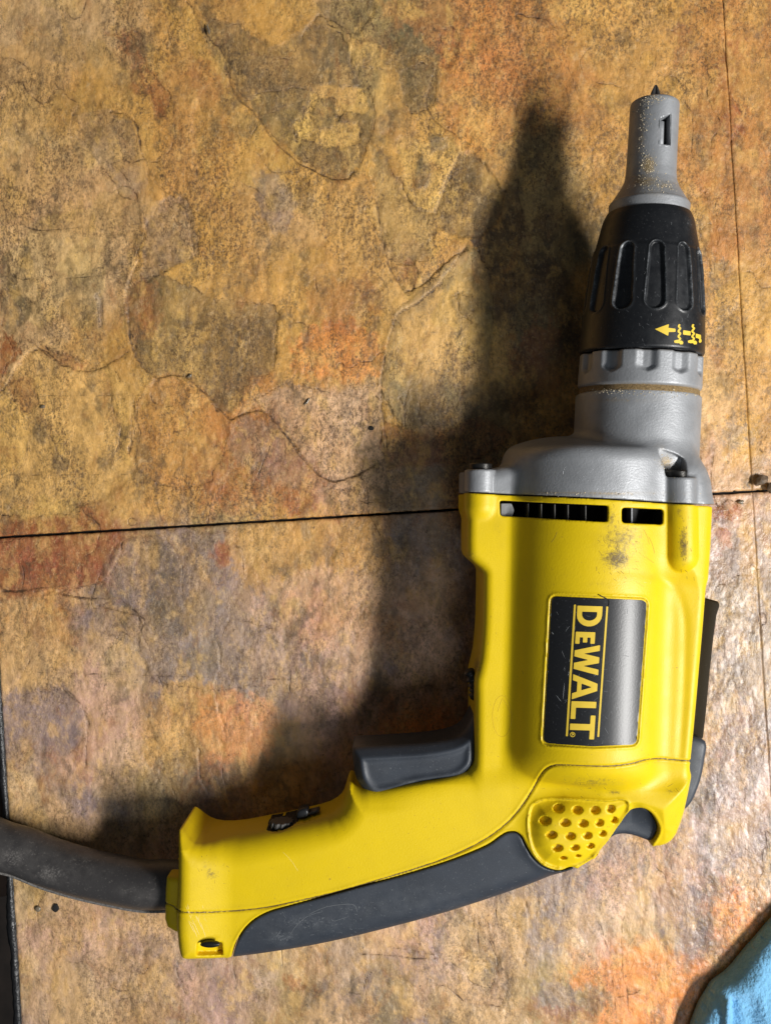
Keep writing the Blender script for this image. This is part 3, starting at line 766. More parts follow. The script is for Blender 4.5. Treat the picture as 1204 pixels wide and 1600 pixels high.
# loose stone chips where the joints meet
def chip(px, py, s, label, seed, rot):
    rt = root_empty('stone_chip', tuple(U(px, py, 0)), label, 'stone chip', 'loose stone chips beside the tile joint')
    r = random.Random(seed); bm = bmesh.new()
    for k in range(26):
        v = Vector((r.gauss(0, 1), r.gauss(0, 1), r.gauss(0, 1))).normalized()
        c = math.cos(rot); sn = math.sin(rot)
        x, y = v.x*s[0], v.y*s[1]
        bm.verts.new(((x*c-y*sn)*K, (x*sn+y*c)*K, (v.z*s[2]+s[2]*.8)*K))
    ch = bmesh.ops.convex_hull(bm, input=bm.verts)
    bmesh.ops.delete(bm, geom=[g for g in ch['geom_interior'] if isinstance(g, bmesh.types.BMVert)], context='VERTS')
    bmesh.ops.bevel(bm, geom=list(bm.edges), offset=0.8*K, segments=1, affect='EDGES')
    me = bpy.data.meshes.new('stone'); bm.to_mesh(me); bm.free(); me.materials.append(M['stone'])
    o = bpy.data.objects.new('stone', me); COL.objects.link(o); o.parent = rt
chip(1186, 751, (13, 8, 7), 'brown stone chip lying on the joint corner right of the grey gearcase', 3, .6)
chip(1203, 763, (9, 9, 6), 'grey stone chip cut off by the right edge of the photo, beside a brown chip', 9, 1.2)

# what lies far below the table's left edge
V, F = prism([(-9000, -9000), (9000, -9000), (9000, 9000), (-9000, 9000)], -2620, -2600)
fl = mesh_obj('floor', V, F, M['under'], None, smooth=False); fl['kind'] = 'structure'; recalc(fl)
def scrap(px, py, L, Wd, H_, rot, zt, label, nm):
    c = U(px, py, zt); pts = []
    for a, b in ((-L, -Wd), (L, -Wd), (L, Wd), (-L, Wd)):
        pts.append((c[0]+a*math.cos(rot)-b*math.sin(rot), c[1]+a*math.sin(rot)+b*math.cos(rot)))
    V, F = prism(round_poly(pts, 8), zt-H_, zt, 3)
    o = mesh_obj(nm, V, F, M['wood'], None); o['label'] = label; o['category'] = 'wood scrap'; recalc(o)
scrap(-60, 1392, 260, 26, 2595-500, 0.15, -505, 'brown timber standing in the dark below the table edge under the cord', 'timber_scrap')

# ------------------------------------------------------------------ the screw gun
ZC = 125.0
AX0 = U(992, 700, ZC); AX1 = U(1023, 150, 148)
AD = (AX1-AX0); AL = np.linalg.norm(AD); AD /= AL
gun = root_empty('screw_gun', (AX0[0], AX0[1]-250, 0), 'yellow corded screw gun with grey metal nose lying on the slate tiles', 'screw gun')
BX = 285.0; BR = 122.0       # belly cylinder of the motor housing
HS = 1.6
lean = math.radians(3.4)
# local axis of the body in plan: passes (BX, 0), leaning like the housing joint
def body_xy(X, Y):
    dx = X-BX; dy = Y
    s = -dx*math.sin(-0.0)+0
    # along (b) and across (a) coordinates
    ca, sa = math.cos(lean), math.sin(lean)
    a = dx*ca-dy*sa*0.55; b = dx*sa+dy*ca
    return a, b
def plane_joint(X, Y, img_y0=779.0):   # signed distance above (towards the nose) of the housing joint
    z = 200.0; f = (HC-z)/HC
    x0, y0 = (722-602)*f, (800-(img_y0-11))*f; x1, y1 = (1109-602)*f, (800-(img_y0+11))*f
    L = math.hypot(x1-x0, y1-y0); nx, ny = -(y1-y0)/L, (x1-x0)/L
    return (X-x0)*nx+(Y-y0)*ny

SLAB = [(722,690),(722,768),(720,820),(720,858),(724,868),(733,876),(742,886),(743,900),(742,960),(738,1010),(731,1040),(731,1060),(731,1080),(731,1110),
  (731,1150),(731,1185),(731,1230),(760,1300),(850,1350),(880,1357),(905,1347),(930,1331),(950,1315),(962,1309),(985,1311),(1003,1317),(1020,1322),(1040,1317),(1053,1303),(1066,1265),
  (1076,1205),(1084,1130),(1091,1050),(1098,970),(1104,890),(1109,790),(1109,690)]
HANDLE = [(1000,1120),(860,1150),(742,1170),(722,1178),(700,1183),(660,1189),(620,1198),(594,1204),(575,1206),(565,1208),(556,1207),(547,1203),(541,1222),(534,1238),
  (516,1251),(480,1261),(430,1271),(385,1280),(350,1282),(328,1276),(312,1264),(302,1259),(292,1261),(283,1272),(279,1300),(279,1340),(278,1400),(276,1440),
  (278,1468),(281,1489),(288,1498),(310,1498),(362,1496),(450,1484),(520,1471),(600,1452),(700,1425),(800,1392),(855,1371),(900,1350),(960,1310),(1040,1250)]
GUARD = [(330,1333),(268,1333),(263,1345),(259,1390),(258,1436),(262,1448),(276,1456),(330,1456)]
TOPZ = [(905,640),(1109,640),(1109,790),(1106,860),(1102,905),(1085,925),(1050,915),(1000,905),(905,903)]

def base_field(X, Y, AZ):
    a, b = body_xy(X, Y)
    r = np.sqrt(a[:, :, None]**2+AZ**2)-BR
    # belly ends towards the rear (rounded) 
    rear = -(Y+392.0)-0.10*(X-BX)
    r = smax(r, rear[:, :, None]+0.30*AZ, 40)
    hS = 60+24*np.clip((X-170)/120, 0, 1)-(14*np.clip((-Y-330)/90, 0, 1))
    dS = prism_sdf(X, Y, smooth_poly(SLAB, 2), ZC, hS, 13)
    S = rx(dS, hS, np.full_like(dS, 13), AZ)
    F = smin(r, S, 13)
    # rear part that carries the vent pad: a broad rounded block
    REAR = [(820,1215),(900,1190),(1000,1182),(1064,1182),(1060,1240),(1046,1298),(1024,1300),(985,1262),(950,1312),(900,1350),(850,1352),(815,1305),(800,1255)]
    dR = prism_sdf(X, Y, smooth_poly(REAR, 2), ZC, 95, 34)
    F = smin(F, rx(dR, np.full_like(dR, 100.)-18*np.clip((-Y-370)/60, 0, 1), np.full_like(dR, 34.), AZ), 26)
    dT = prism_sdf(X, Y, TOPZ, ZC, 94, 36)
    T = rx(dT, np.full_like(dT, 94.), np.full_like(dT, 36.), AZ)
    F = smin(F, T, 12)
    flare = np.clip((-205-X)/75, 0, 1); flare = flare*flare*(3-2*flare)
    tl = np.clip((Y+455)/55, 0, 1); hH = 61+(16-46*tl)*flare; rH = 36-18*flare-6*tl*flare
    nt = np.exp(-((X-45)/75)**4)*np.clip((Y+400)/30, 0, 1); rH = rH*(1-nt)+12*nt
    dH = prism_sdf(X, Y, smooth_poly(HANDLE, 2), ZC, hH, rH)
    Hn = rx(dH, hH, rH, AZ)
    F = smin(F, Hn, 14)
    dG = prism_sdf(X, Y, GUARD, ZC, 48, 8)
    F = np.minimum(F, rx(dG, np.full_like(dG, 48.), np.full_like(dG, 8.), AZ))
    return F

def top_of(F, AZ, X):                   # height of the top surface of a sampled field
    n = F.shape[2]; ins = F < 0
    k = n-1-np.argmax(ins[:, :, ::-1], axis=2); has = ins.any(2); k = np.clip(k, 0, n-2)
    I, J = np.indices(k.shape)
    f0 = F[I, J, k]; f1 = F[I, J, k+1]
    t = np.where(has, np.clip(f0/(f0-f1+1e-9), 0, 1), 0)
    return np.where(has, AZ[0, 0, 0]+(k+t)*HS, 0.0)

def boss(X, Y, AZ, x0, y0, x1, y1, zc, r):   # capsule along the plan, r radius, height zc above mid plane
    d = seg_dist(X, Y, [(x0, y0), (x1, y1)])
    return np.sqrt(d[:, :, None]**2+(AZ-zc)**2)-r

b1a = U(1058, 700, ZC+80); b1b = U(1060, 868, ZC+80); b2a = U(750, 700, ZC+44); b2b = U(749, 790, ZC+44)

SEAM = [(1077,1189),(1050,1187),(1030,1185),(1008,1187),(985,1193),(950,1197),(900,1196),(868,1195),(853,1201),(843,1213),(830,1236),(808,1268),(782,1294),(742,1320),(682,1346),(600,1372),(520,1395),(450,1411),(400,1420),(335,1425),(285,1425),(272,1416),(258,1411)]
GRIP = [(362,1510),(362,1496),(366,1480),(373,1465),(384,1449),(400,1435),(422,1424),(446,1417),(502,1402),(560,1386),(620,1370),(680,1352),(720,1338),(760,1321),(779,1308),(791,1301),(804,1300),(814,1307),(821,1321),(831,1338),(845,1352),(861,1359),(877,1360),(892,1356),(900,1362),(880,1400),(600,1530)]
SCOOP = [(981,1269),(990,1264),(1003,1263),(1016,1270),(1025,1283),(1029,1296),(1025,1308),(1017,1319),(1003,1340),(930,1345),(949,1316),(968,1288)]
PAD = [(828,1264),(836,1255),(855,1249),(902,1250),(949,1252),(971,1250),(980,1254),(979,1267),(968,1286),(949,1315),(930,1334),(902,1352),(877,1358),(855,1352),(839,1339),(829,1317),(825,1288)]
LABEL = round_poly([(862,932),(1009,938),(993,1163),(925,1166),(849,1161)], 9)
HOLES = [(358,333,30,24),(452,340,29,23),(540,340,27,23),(617,333,23,23),(292,393,32,24),(390,402,30,22),(480,405,28,22),(560,402,25,21),(632,388,21,19),
         (323,462,31,22),(416,468,29,21),(500,465,26,21),(575,455,22,18),(352,527,30,21),(438,525,26,18),(515,517,23,16),(382,577,20,10),(455,567,16,8)]
VENT1 = round_poly([(780,782),(950,790),(949,816),(781,806)], 4); VENT2 = round_poly([(971,793),(1036,796),(1035,820),(971,817)], 5)
DIALSLOT = smooth_poly([(415,1297),(425,1289),(440,1284),(456,1279),(463,1270),(472,1265),(490,1263),(500,1263),(502,1269),(498,1274),(480,1277),(466,1283),(455,1292),(440,1299),(425,1301)], 3)

X, Y, AZ = half_grid(-345, 478, -650, 40, BR+6, HS)
F = base_field(X, Y, AZ)
F = smin(F, boss(X, Y, AZ, b1a[0], b1a[1], b1b[0], b1b[1], 85, 22), 2)
F = smin(F, boss(X, Y, AZ, b2a[0], b2a[1], b2b[0], b2b[1], 46, 22), 6)
TOP = top_of(F, AZ, X)
PXs = 602+X*HC/(HC-ZC-TOP); PYs = 800-Y*HC/(HC-ZC-TOP)     # photo pixel of the surface above each plan point
Tz = TOP[:, :, None]
def carve(F, d2, depth, k=1.5):
    c = np.maximum(d2[:, :, None], (Tz-depth)-AZ)
    return smax(F, -c, k)
F = np.maximum(F, (plane_joint(X, Y)+1.2)[:, :, None])
# shoulder groove and label recess, vent pad recess
gl = seg_dist(PXs, PYs, smooth_poly([(965,892),(1010,897),(1042,908),(1060,930),(1069,965),(1070,1010),(1068,1080),(1064,1150),(1062,1180)], 3, False))
groove = 1.5*np.exp(-(gl/7.0)**2)*(0.4+0.6*np.clip((PYs-900)/60, 0, 1))
lab = poly_sdf(PXs, PYs, LABEL)
groove = groove+1.8*np.clip(0.5-(lab-3)/2.0, 0, 1)
# rim round the label stands a little proud
groove = groove-0.9*np.exp(-((lab-5)/1.6)**2)
pad = poly_sdf(PXs, PYs, smooth_poly(PAD, 3))
groove = groove+2.4*np.clip(0.5-(pad+1)/3.0, 0, 1)*1.0-1.0*np.exp(-((pad-1.5)/1.6)**2)
sm = seg_dist(PXs, PYs, smooth_poly(SEAM, 3, False))
groove = groove+1.7*np.exp(-(sm/1.9)**2)-0.5*np.exp(-((sm-3.6)/1.8)**2)
grip = poly_sdf(PXs, PYs, smooth_poly(GRIP, 3)); scoop = poly_sdf(PXs, PYs, smooth_poly(SCOOP, 3))
groove = groove-0.8*np.exp(-((grip-3.0)/2.0)**2)+1.2*np.exp(-(grip/1.6)**2)-1.3*np.exp(-((scoop-3)/2.2)**2)
dial = poly_sdf(PXs, PYs, smooth_poly([(398,1297),(395,1284),(404,1279),(440,1272),(470,1264),(497,1258),(506,1262),(505,1273),(480,1282),(460,1296),(440,1303),(418,1304)], 3))
F = F+(groove*np.clip(TOP/20, 0, 1))[:, :, None]*np.clip((AZ-Tz*0.3)/10, 0, 1)
Fgrip = F.copy()
for P_, dep in ((VENT1, 42), (VENT2, 42)): F = carve(F, poly_sdf(PXs, PYs, P_), dep, 1.2)
ds = poly_sdf(PXs, PYs, DIALSLOT)
F = carve(F, ds, 18, 1.5)
F = carve(F, poly_sdf(PXs, PYs, round_poly([(308,1474),(347,1473),(348,1493),(306,1494)], 3)), 13, 1.5)
for (hx, hy, hw, hh) in HOLES:
    cx = 760+hx*0.3156; cy = 1160+hy*0.3156
    d = np.sqrt(((PXs-cx)/(hw*0.28))**2+((PYs-cy)/(hh*0.28))**2)-1
    F = carve(F, (d*min(hw, hh)*0.28).astype(np.float32), 11, 0.7)
reg = np.minimum(grip, scoop)
Fy = np.maximum(F, -(reg-0.6)[:, :, None]+0*AZ)
V, Q = mirror_nets(Fy, X, Y, HS, ZC)
ix, iy = img(V)
# face materials: anything well below the surface inside vents and slots is dark
Qc = V[Q].mean(1)
gi = np.clip(((Qc[:, 0]-X[0, 0])/HS).astype(int), 0, X.shape[0]-1); gj = np.clip(((Qc[:, 1]-Y[0, 0])/HS).astype(int), 0, X.shape[1]-1)
depth = TOP[gi, gj]-np.abs(Qc[:, 2]-ZC)
v12 = np.minimum(poly_sdf(PXs, PYs, VENT1), poly_sdf(PXs, PYs, VENT2)); v12 = np.minimum(v12, ds)
inside = (depth > 4.5) & (v12[gi, gj] < 2.0)
def blobs_at(ix, iy, L):
    s = np.zeros(len(ix), np.float32)
    for (x, y, rx_, ry_, w) in L: s = np.maximum(s, w*np.exp(-((ix-x)/rx_)**2-((iy-y)/ry_)**2))
    return s
dirt = blobs_at(ix, iy, [(962,872,30,22,.66),(970,845,50,44,.46),(955,810,8,24,.50),(1067,850,9,38,.62),(1060,800,8,14,.4),(785,768,30,5,.3),(330,1365,16,12,.50),(322,1350,40,26,.30),
   (925,1222,70,14,.42),(960,1238,22,8,.45),(1045,1235,14,10,.42),(985,1150,30,8,.2),(870,1300,40,30,.28),(300,1440,20,20,.26),(940,912,40,8,.34),(1000,900,50,12,.30),
   (780,830,14,50,.25),(735,870,12,12,.45),(745,1040,10,20,.5),(490,1262,20,6,.3),(1000,1190,90,10,.33),(560,1215,8,16,.3)])
sd = seg_dist(ix.astype(np.float32), iy.astype(np.float32), smooth_poly(SEAM, 2, False))
dirt = np.maximum(dirt, .85*np.exp(-(sd/1.3)**2)); dirt = np.maximum(dirt, .22*np.exp(-(sd/14)**2)); dirt = np.maximum(dirt, .20*np.clip((380-ix)/80, 0, 1)); dirt = np.maximum(dirt, .16*(fbm(ix/90, iy/70, 3, 71)))
dirt = np.maximum(dirt, .46*np.exp(-(seg_dist(ix, iy, np.array(smooth_poly(GRIP[2:24], 2, False)))/3.0)**2))
pd = poly_sdf(ix, iy, smooth_poly(PAD, 2)); dirt = np.maximum(dirt, .42*np.exp(-(pd/2.0)**2))
ld = poly_sdf(ix, iy, LABEL); dirt = np.maximum(dirt, .45*np.exp(-((ld-3)/1.6)**2))
dirt = dirt*(V[:, 2] > ZC)
mesh_obj('housing', V, Q, [M['yellow'], M['dark_inside']], gun, midx=inside.astype(int), attrs={'dirt': dirt}, label='yellow plastic motor housing and handle, scuffed')
hb = bvh_of(V[:], Q[Qc[:, 2] > ZC])
# rubber grip and thumb scoop
gr = np.maximum(Fgrip+0.2, (grip+0.9)[:, :, None]+0*AZ)
V, Q = mirror_nets(smax(gr, (grip+0.9)[:, :, None]+0*AZ, 2.5), X, Y, HS, ZC)
ix, iy = img(V)
d_ = blobs_at(ix, iy, [(480,1440,90,20,.36),(560,1420,80,18,.32),(440,1465,40,16,.38),(650,1410,120,30,.27)])*(V[:, 2] > ZC)
mesh_obj('rubber_grip', V, Q, M['rubber'], gun, attrs={'dirt': d_}, label='dark grey rubber grip along the back of the handle')
gb = bvh_of(V, Q)
V, Q = mirror_nets(smax(Fgrip+5.5, (scoop+0.9)[:, :, None]+0*AZ, 2.0), X, Y, HS, ZC)
ix, iy = img(V)
mesh_obj('thumb_rest', V, Q, M['rubber'], gun, attrs={'dirt': blobs_at(ix, iy, [(1005,1300,20,12,.25)])}, label='dark rubber thumb rest in the rear notch')
del F, Fy, Fgrip, gr

# ---------------- gearcase and neck
X, Y, AZ = half_grid(85, 478, 10, 230, BR+10, HS)
a, b = body_xy(X, Y)
cyl = np.sqrt(a[:, :, None]**2+AZ**2)-(BR-1)
fr = (plane_joint(X, Y)-90+26*np.clip(-a/BR, 0, 1)**2.5)[:, :, None]+0.19*AZ
cyl = smax(cyl, fr+0*cyl, 18)
CASE = [(727,860),(727,768),(728,738),(733,733),(772,731),(800,724),(850,712),(900,706),(940,704),(1040,700),(1075,704),(1094,722),(1105,743),(1109,762),(1110,788),(1110,860)]
hS = 58+14*np.clip((X-170)/120, 0, 1)
dS = prism_sdf(X, Y, smooth_poly(CASE, 2), ZC, hS, 18)
S = rx(dS, hS.astype(np.float32), np.full_like(dS, 18.), AZ)
F = smin(cyl, S, 10)
TZ2 = [(905,860),(905,706),(960,696),(1060,706),(1092,722),(1104,745),(1109,770),(1110,860)]
dT = prism_sdf(X, Y, smooth_poly(TZ2, 2), ZC, 92, 34)
F = smin(F, rx(dT, np.full_like(dT, 92.), np.full_like(dT, 34.), AZ), 12)
# neck cylinder, along the drive axis
rx0 = X-AX0[0]; ry0 = Y-AX0[1]; L2 = math.hypot(AD[0], AD[1])
ux, uy = AD[0]/L2, AD[1]/L2
across = rx0*uy-ry0*ux; along = rx0*ux+ry0*uy
def y_t(ye):                              # position along the drive axis for a photo row on the silhouette
    t = 0.0
    for _ in range(30):
        p = AX0+AD*t; yy = 800-p[1]*HC/(HC-p[2]); t += (yy-ye)/1.1
    return t
TN = y_t(620)
neck = np.sqrt(across[:, :, None]**2+(AZ-0.0)**2)-86.5
neck = smax(neck, (along-TN)[:, :, None]+0*AZ, 3)
F = smin(F, neck, 14)
TOP = top_of(F, AZ, X); Tz = TOP[:, :, None]
PXs = 602+X*HC/(HC-ZC-TOP); PYs = 800-Y*HC/(HC-ZC-TOP)
# screw pocket on the right
pk = poly_sdf(PXs, PYs, smooth_poly([(1028,703),(1045,706),(1062,713),(1070,722),(1071,744),(1055,748),(1041,746),(1037,728)], 3))
sl = np.clip((PYs-703)/40, 0, 1)*24+2
F = smax(F, -np.maximum(pk[:, :, None], (Tz-sl[:, :, None])-AZ), 2.0)
def boss_flat(x0, y0, x1, y1, zc, r, ycut):
    c = boss(X, Y, AZ, x0, y0, x1, y1, zc, r)
    return smax(c, (Y-ycut)[:, :, None]+0*AZ, 2.5)
F = smin(F, boss_flat(b1a[0], b1a[1], b1b[0], b1b[1], 84, 21.5, U(1058, 746, ZC+95)[1]), 4)
F = np.minimum(F, boss_flat(b2a[0], b2a[1], b2b[0], b2b[1], 44, 21.5, U(748, 734, ZC+44)[1]))
F = np.maximum(F, -(plane_joint(X, Y)-0.6)[:, :, None])
V, Q = mirror_nets(F, X, Y, HS, ZC)
ix, iy = img(V)
d_ = blobs_at(ix, iy, [(960,625,70,5,.42),(1040,722,12,12,.60),(950,772,60,3,.5),(1055,735,14,8,.4),(860,772,60,3,.3),(1030,700,10,8,.3),(900,770,160,2.5,.45)])*(V[:, 2] > ZC)
mesh_obj('gearcase', V, Q, M['cast'], gun, attrs={'dirt': d_}, label='cast grey metal gearcase with screw bosses')
cb = bvh_of(V, Q)
del F
# gasket that fills the joint
jp = [(730, 768), (1102, 789)]
def screw_head(px, py, z, r, L_, nm='screw_head', label=None):
    c = U(px, py, z); n = 24; V = []; Fc = []
    prof = [(0.0, L_*0.45), (r*0.42, L_*0.45), (r*0.46, L_*0.95), (r*0.55, L_), (r*0.9, L_), (r, L_*0.8), (r, 0)]
    for rr, l in prof:
        for k in range(n):
            t = 2*math.pi*k/n; V.append((c[0]+rr*math.cos(t), c[1]+l, c[2]+rr*math.sin(t)))
    for i in range(len(prof)-1):
        for k in range(n): Fc.append((i*n+k, i*n+(k+1) % n, (i+1)*n+(k+1) % n, (i+1)*n+k))
    o = mesh_obj(nm, V, Fc, M['steel'], gun, label=label); return recalc(o, angle=35)
screw_head(1055, 746, ZC+78, 17, 9); screw_head(750, 733, ZC+42, 16, 8)

# ---------------- nose assembly (turned parts about the drive axis)
e1 = np.array([AD[1], -AD[0], 0.0]); e1 /= np.linalg.norm(e1)     # points right
e2 = np.cross(e1, AD); e2 = e2 if e2[2] > 0 else -e2             # points up
def lathe(name, prof, m, rfun=None, seg=144, step=1.5, label=None, dirt=None, closed=True, midx=None):
    """prof: list of (t, r); resampled; rfun(T, TH, R) -> R"""
    P = np.array(prof, float); out = [P[0]]
    for i in range(len(P)-1):
        L = np.linalg.norm(P[i+1]-P[i]); n = max(1, int(L/step))
        for k in range(1, n+1): out.append(P[i]+(P[i+1]-P[i])*k/n)
    P = np.array(out); th = np.arange(seg)*2*math.pi/seg
    T, THm = np.meshgrid(P[:, 0], th, indexing='ij'); R = np.repeat(P[:, 1][:, None], seg, 1)
    if rfun is not None: R = rfun(T, THm, R)
    V = AX0+T[..., None]*AD+(R*np.sin(THm))[..., None]*e1+(R*np.cos(THm))[..., None]*e2
    n = len(P); V = V.reshape(-1, 3); ids = np.arange(n*seg).reshape(n, seg); nx_ = np.roll(ids, -1, 1)
    Q = np.stack([ids[:-1], nx_[:-1], nx_[1:], ids[1:]], -1).reshape(-1, 4)
    at = {}
    if dirt is not None:
        ix, iy = img(V); at['dirt'] = dirt(ix, iy, T.ravel(), THm.ravel(), R.ravel())*(V[:, 2] > 120)
    o = mesh_obj(name, V, Q, m, gun, attrs=at, label=label); return V, Q, o

t617, t606, t556, t338, t163 = y_t(617), y_t(610), y_t(556), y_t(338), y_t(161)
# groove packed with sawdust
lathe_ring = lathe('dust_groove', [(TN-8, 80), (TN-2, 82.5), (t617, 83), (t606-1, 82), (t606+4, 80)], M['sand'], label='groove packed with tan sawdust', seg=120)[:2]
def ring_r(T, TH, R):
    # shallow scallops pressed into the front part of the ring
    ph = (TH/(2*math.pi)*11-0.22) % 1.0; d = np.minimum(np.abs(ph-0.5), 1)*2*math.pi*84/11
    tt = np.clip((T-(t606+17)-d*0.35)/5, 0, 1)
    return R-7.0*np.clip((14.5-d)/8.5, 0, 1)*tt*(R > 70)
lathe('clutch_ring', [(t606, 70), (t606, 80.5), (t606+1.5, 83.5), (t606+4, 85), (t556-3, 84.3), (t556-1.5, 83.0), (t556-1.5, 70)], M['cast'], ring_r, seg=240, step=1.4,
      label='grey metal ring with scalloped rim behind the black collar', dirt=lambda ix, iy, T, TH, R: .45*np.exp(-((T-t606)/3)**2)+.4*np.exp(-((T-(t556-1))/2.5)**2))
ts = lambda y: y_t(y)
def groove_mask(T, TH):
    ph = (TH/(2*math.pi)*12+0.5+0.17) % 1.0-0.5
    s = ph*2*math.pi*76/12
    ta, tb = ts(494), ts(396)
    tc = np.clip(T, ta+9, tb-9)
    hw = np.interp(T, [ta, tb], [12.0, 8.5])
    return np.sqrt(s**2+(T-tc)**2)-hw
def collar_r(T, TH, R):
    d = groove_mask(T, TH)
    R = R-5.0*np.clip(0.5-d/2.4, 0, 1)+0.9*np.exp(-((d-1.6)/1.5)**2)
    return R
cprof = [(t556, 72), (t556, 82), (t556+1.2, 84.6), (t556+4, 85.6), (ts(520), 84.6), (ts(490), 83.0), (ts(465), 80.8), (ts(430), 77.6), (ts(401), 73.6), (ts(397), 71.9), (ts(375), 67.4), (ts(352), 63.0), (ts(345), 61.0), (t338+1, 57.5), (t338+1.5, 50)]
def collar_dirt(ix, iy, T, TH, R):
    d = groove_mask(T, TH)
    n = fbm(T/14, TH*9, 3, 3)
    return .62*np.exp(-((d-1.2)/1.1)**2)*(0.45+.75*n)+.30*(d < 0)*n+blobs_at(ix, iy, [(1075,350,7,14,.34),(975,390,20,30,.26),(1030,520,40,20,.12)])
VC, QC, o = lathe('depth_collar', cprof, M['black'], collar_r, seg=420, step=1.1, label='black ribbed depth-setting collar with yellow arrow marks', dirt=collar_dirt)
colb = bvh_of(VC, QC)
recalc(o)
# locator nose with bit window
nprof = [(t338-4, 50), (t338-4, 54.0), (t338, 55), (ts(322), 55.2), (ts(320), 54), (ts(319), 52.8), (ts(306), 45.5), (ts(295), 39.5), (ts(284), 35.6), (ts(270), 34.2), (ts(220), 33.6), (t163-5, 33.4), (t163-2, 32.6), (t163, 30.0), (t163+0.4, 24), (t163+0.3, 20), (t163-14, 19)]
def nose_dirt(ix, iy, T, TH, R):
    return blobs_at(ix, iy, [(1012,258,14,18,.72),(1005,282,28,14,.58),(1035,290,28,10,.42),(1002,215,5,50,.40),(1004,180,5,30,.32),(1012,300,40,10,.36),(1020,150,12,4,.45),(1030,205,6,22,.15)])
VN, QN, o = lathe('nose_piece', nprof, M['cast'], seg=200, step=1.5, label='grey metal locator nose dusted with sawdust', dirt=nose_dirt)
# cut the window right through the nose wall (faces removed, wall thickness added)
WIN = [(1030,185),(1048,177),(1047,228),(1029,226)]
P3 = VN[QN].mean(1); pix, piy = img(P3)
dw = poly_sdf(pix, piy, round_poly(WIN, 1.5))
cutf = (dw < 0) & (P3[:, 2] > 150)
keep = QN[~cutf]
bpy.data.objects.remove(o)
ixn, iyn = img(VN)
th_ = np.zeros(len(VN))
# snap vertices near the window to its outline for a clean edge
dwv = poly_sdf(ixn, iyn, round_poly(WIN, 1.5)); near = (np.abs(dwv) < 1.3) & (VN[:, 2] > 150)
eps = 0.2
gx = (poly_sdf(ixn+eps, iyn, round_poly(WIN, 1.5))-dwv)/eps; gy = (poly_sdf(ixn, iyn+eps, round_poly(WIN, 1.5))-dwv)/eps
mg = HC/(HC-VN[:, 2]); VN2 = VN.copy()
VN2[near, 0] -= (gx*dwv/mg)[near]; VN2[near, 1] += (gy*dwv/mg)[near]
Tn = (VN-AX0)@AD
dn = nose_dirt(ixn, iyn, Tn, 0, 0)*(VN[:, 2] > 120)
o = mesh_obj('nose_piece', VN2, keep, M['cast'], gun, attrs={'dirt': dn}, label='grey metal locator nose dusted with sawdust')
# window cavity: side walls and floor, bright bevel at the front
def wall_poly(name, pts3, m, th=1.2, label=None):
    P = np.array(pts3); n = np.cross(P[1]-P[0], P[2]-P[0]); n /= np.linalg.norm(n)
    V = np.concatenate([P, P-n*th]); k = len(P)
    F = [tuple(range(k)), tuple(range(2*k-1, k-1, -1))]+[(i, (i+1) % k, k+(i+1) % k, k+i) for i in range(k)]
    return recalc(mesh_obj(name, V, F, m, gun, smooth=False, label=label))
nb = bvh_of(VN, QN)
def on_nose(px, py, dep):
    r = cast([nb], px, py, 0); p, n = r; return p-np.array([0, 0, 1.0])*dep*0.9-n*dep*0.2
W4 = [(1029.5,184),(1048,176),(1047.3,228),(1028.8,226.5)]
top4 = [on_nose(x, y, 0.6) for x, y in W4]; bot4 = [on_nose(x, y, 15) for x, y in W4]
for i in range(4):
    j = (i+1) % 4
    wall_poly('window_wall', [top4[i], top4[j], bot4[j], bot4[i]], M['cast'])
wall_poly('window_floor', bot4, M['dark_inside'])
# bit shank seen through the window (bright left strip)
c0 = (bot4[0]+bot4[3])/2+np.array([0, 0, 2.0]); p0 = (on_nose(1035, 186, 10)); p1 = on_nose(1034, 225, 10)
V, F = tube([p0+(p1-p0)*t for t in (0, .3, .7, 1)], 5.0, 12); mesh_obj('bit_shank', V, F, M['cast'], gun)
# phillips bit tip
VB = []; FB = []; tb0 = t163-12; tipL = (y_t(133)-t163)
prof = [(0, 12.5), (16, 12.5), (12+tipL*0.22, 10.6), (12+tipL*0.55, 7.4), (12+tipL*0.85, 4.0), (12+tipL, 1.6)]; ns = 48
for (t, r) in prof:
    for k in range(ns):
        th = 2*math.pi*k/ns; c4 = abs(math.cos(2*(th-0.5)))
        fl = 1.0 if t < 6 else 0.62+0.38*c4**1.5
        VB.append(AX0+AD*(tb0+t)+e1*(r*fl*math.sin(th))+e2*(r*fl*math.cos(th)))
for i in range(len(prof)-1):
    for k in range(ns): FB.append((i*ns+k, i*ns+(k+1) % ns, (i+1)*ns+(k+1) % ns, (i+1)*ns+k))
FB.append(tuple((len(prof)-1)*ns+k for k in range(ns)))
recalc(mesh_obj('driver_bit', VB, FB, M['bit'], gun, label='dark cross-head bit tip showing at the nose'), angle=25)
# core that closes the nose mouth
lathe('nose_core', [(t163-10, 24), (t163-3, 20), (t163-3, 8)], M['dark_inside'], seg=48)

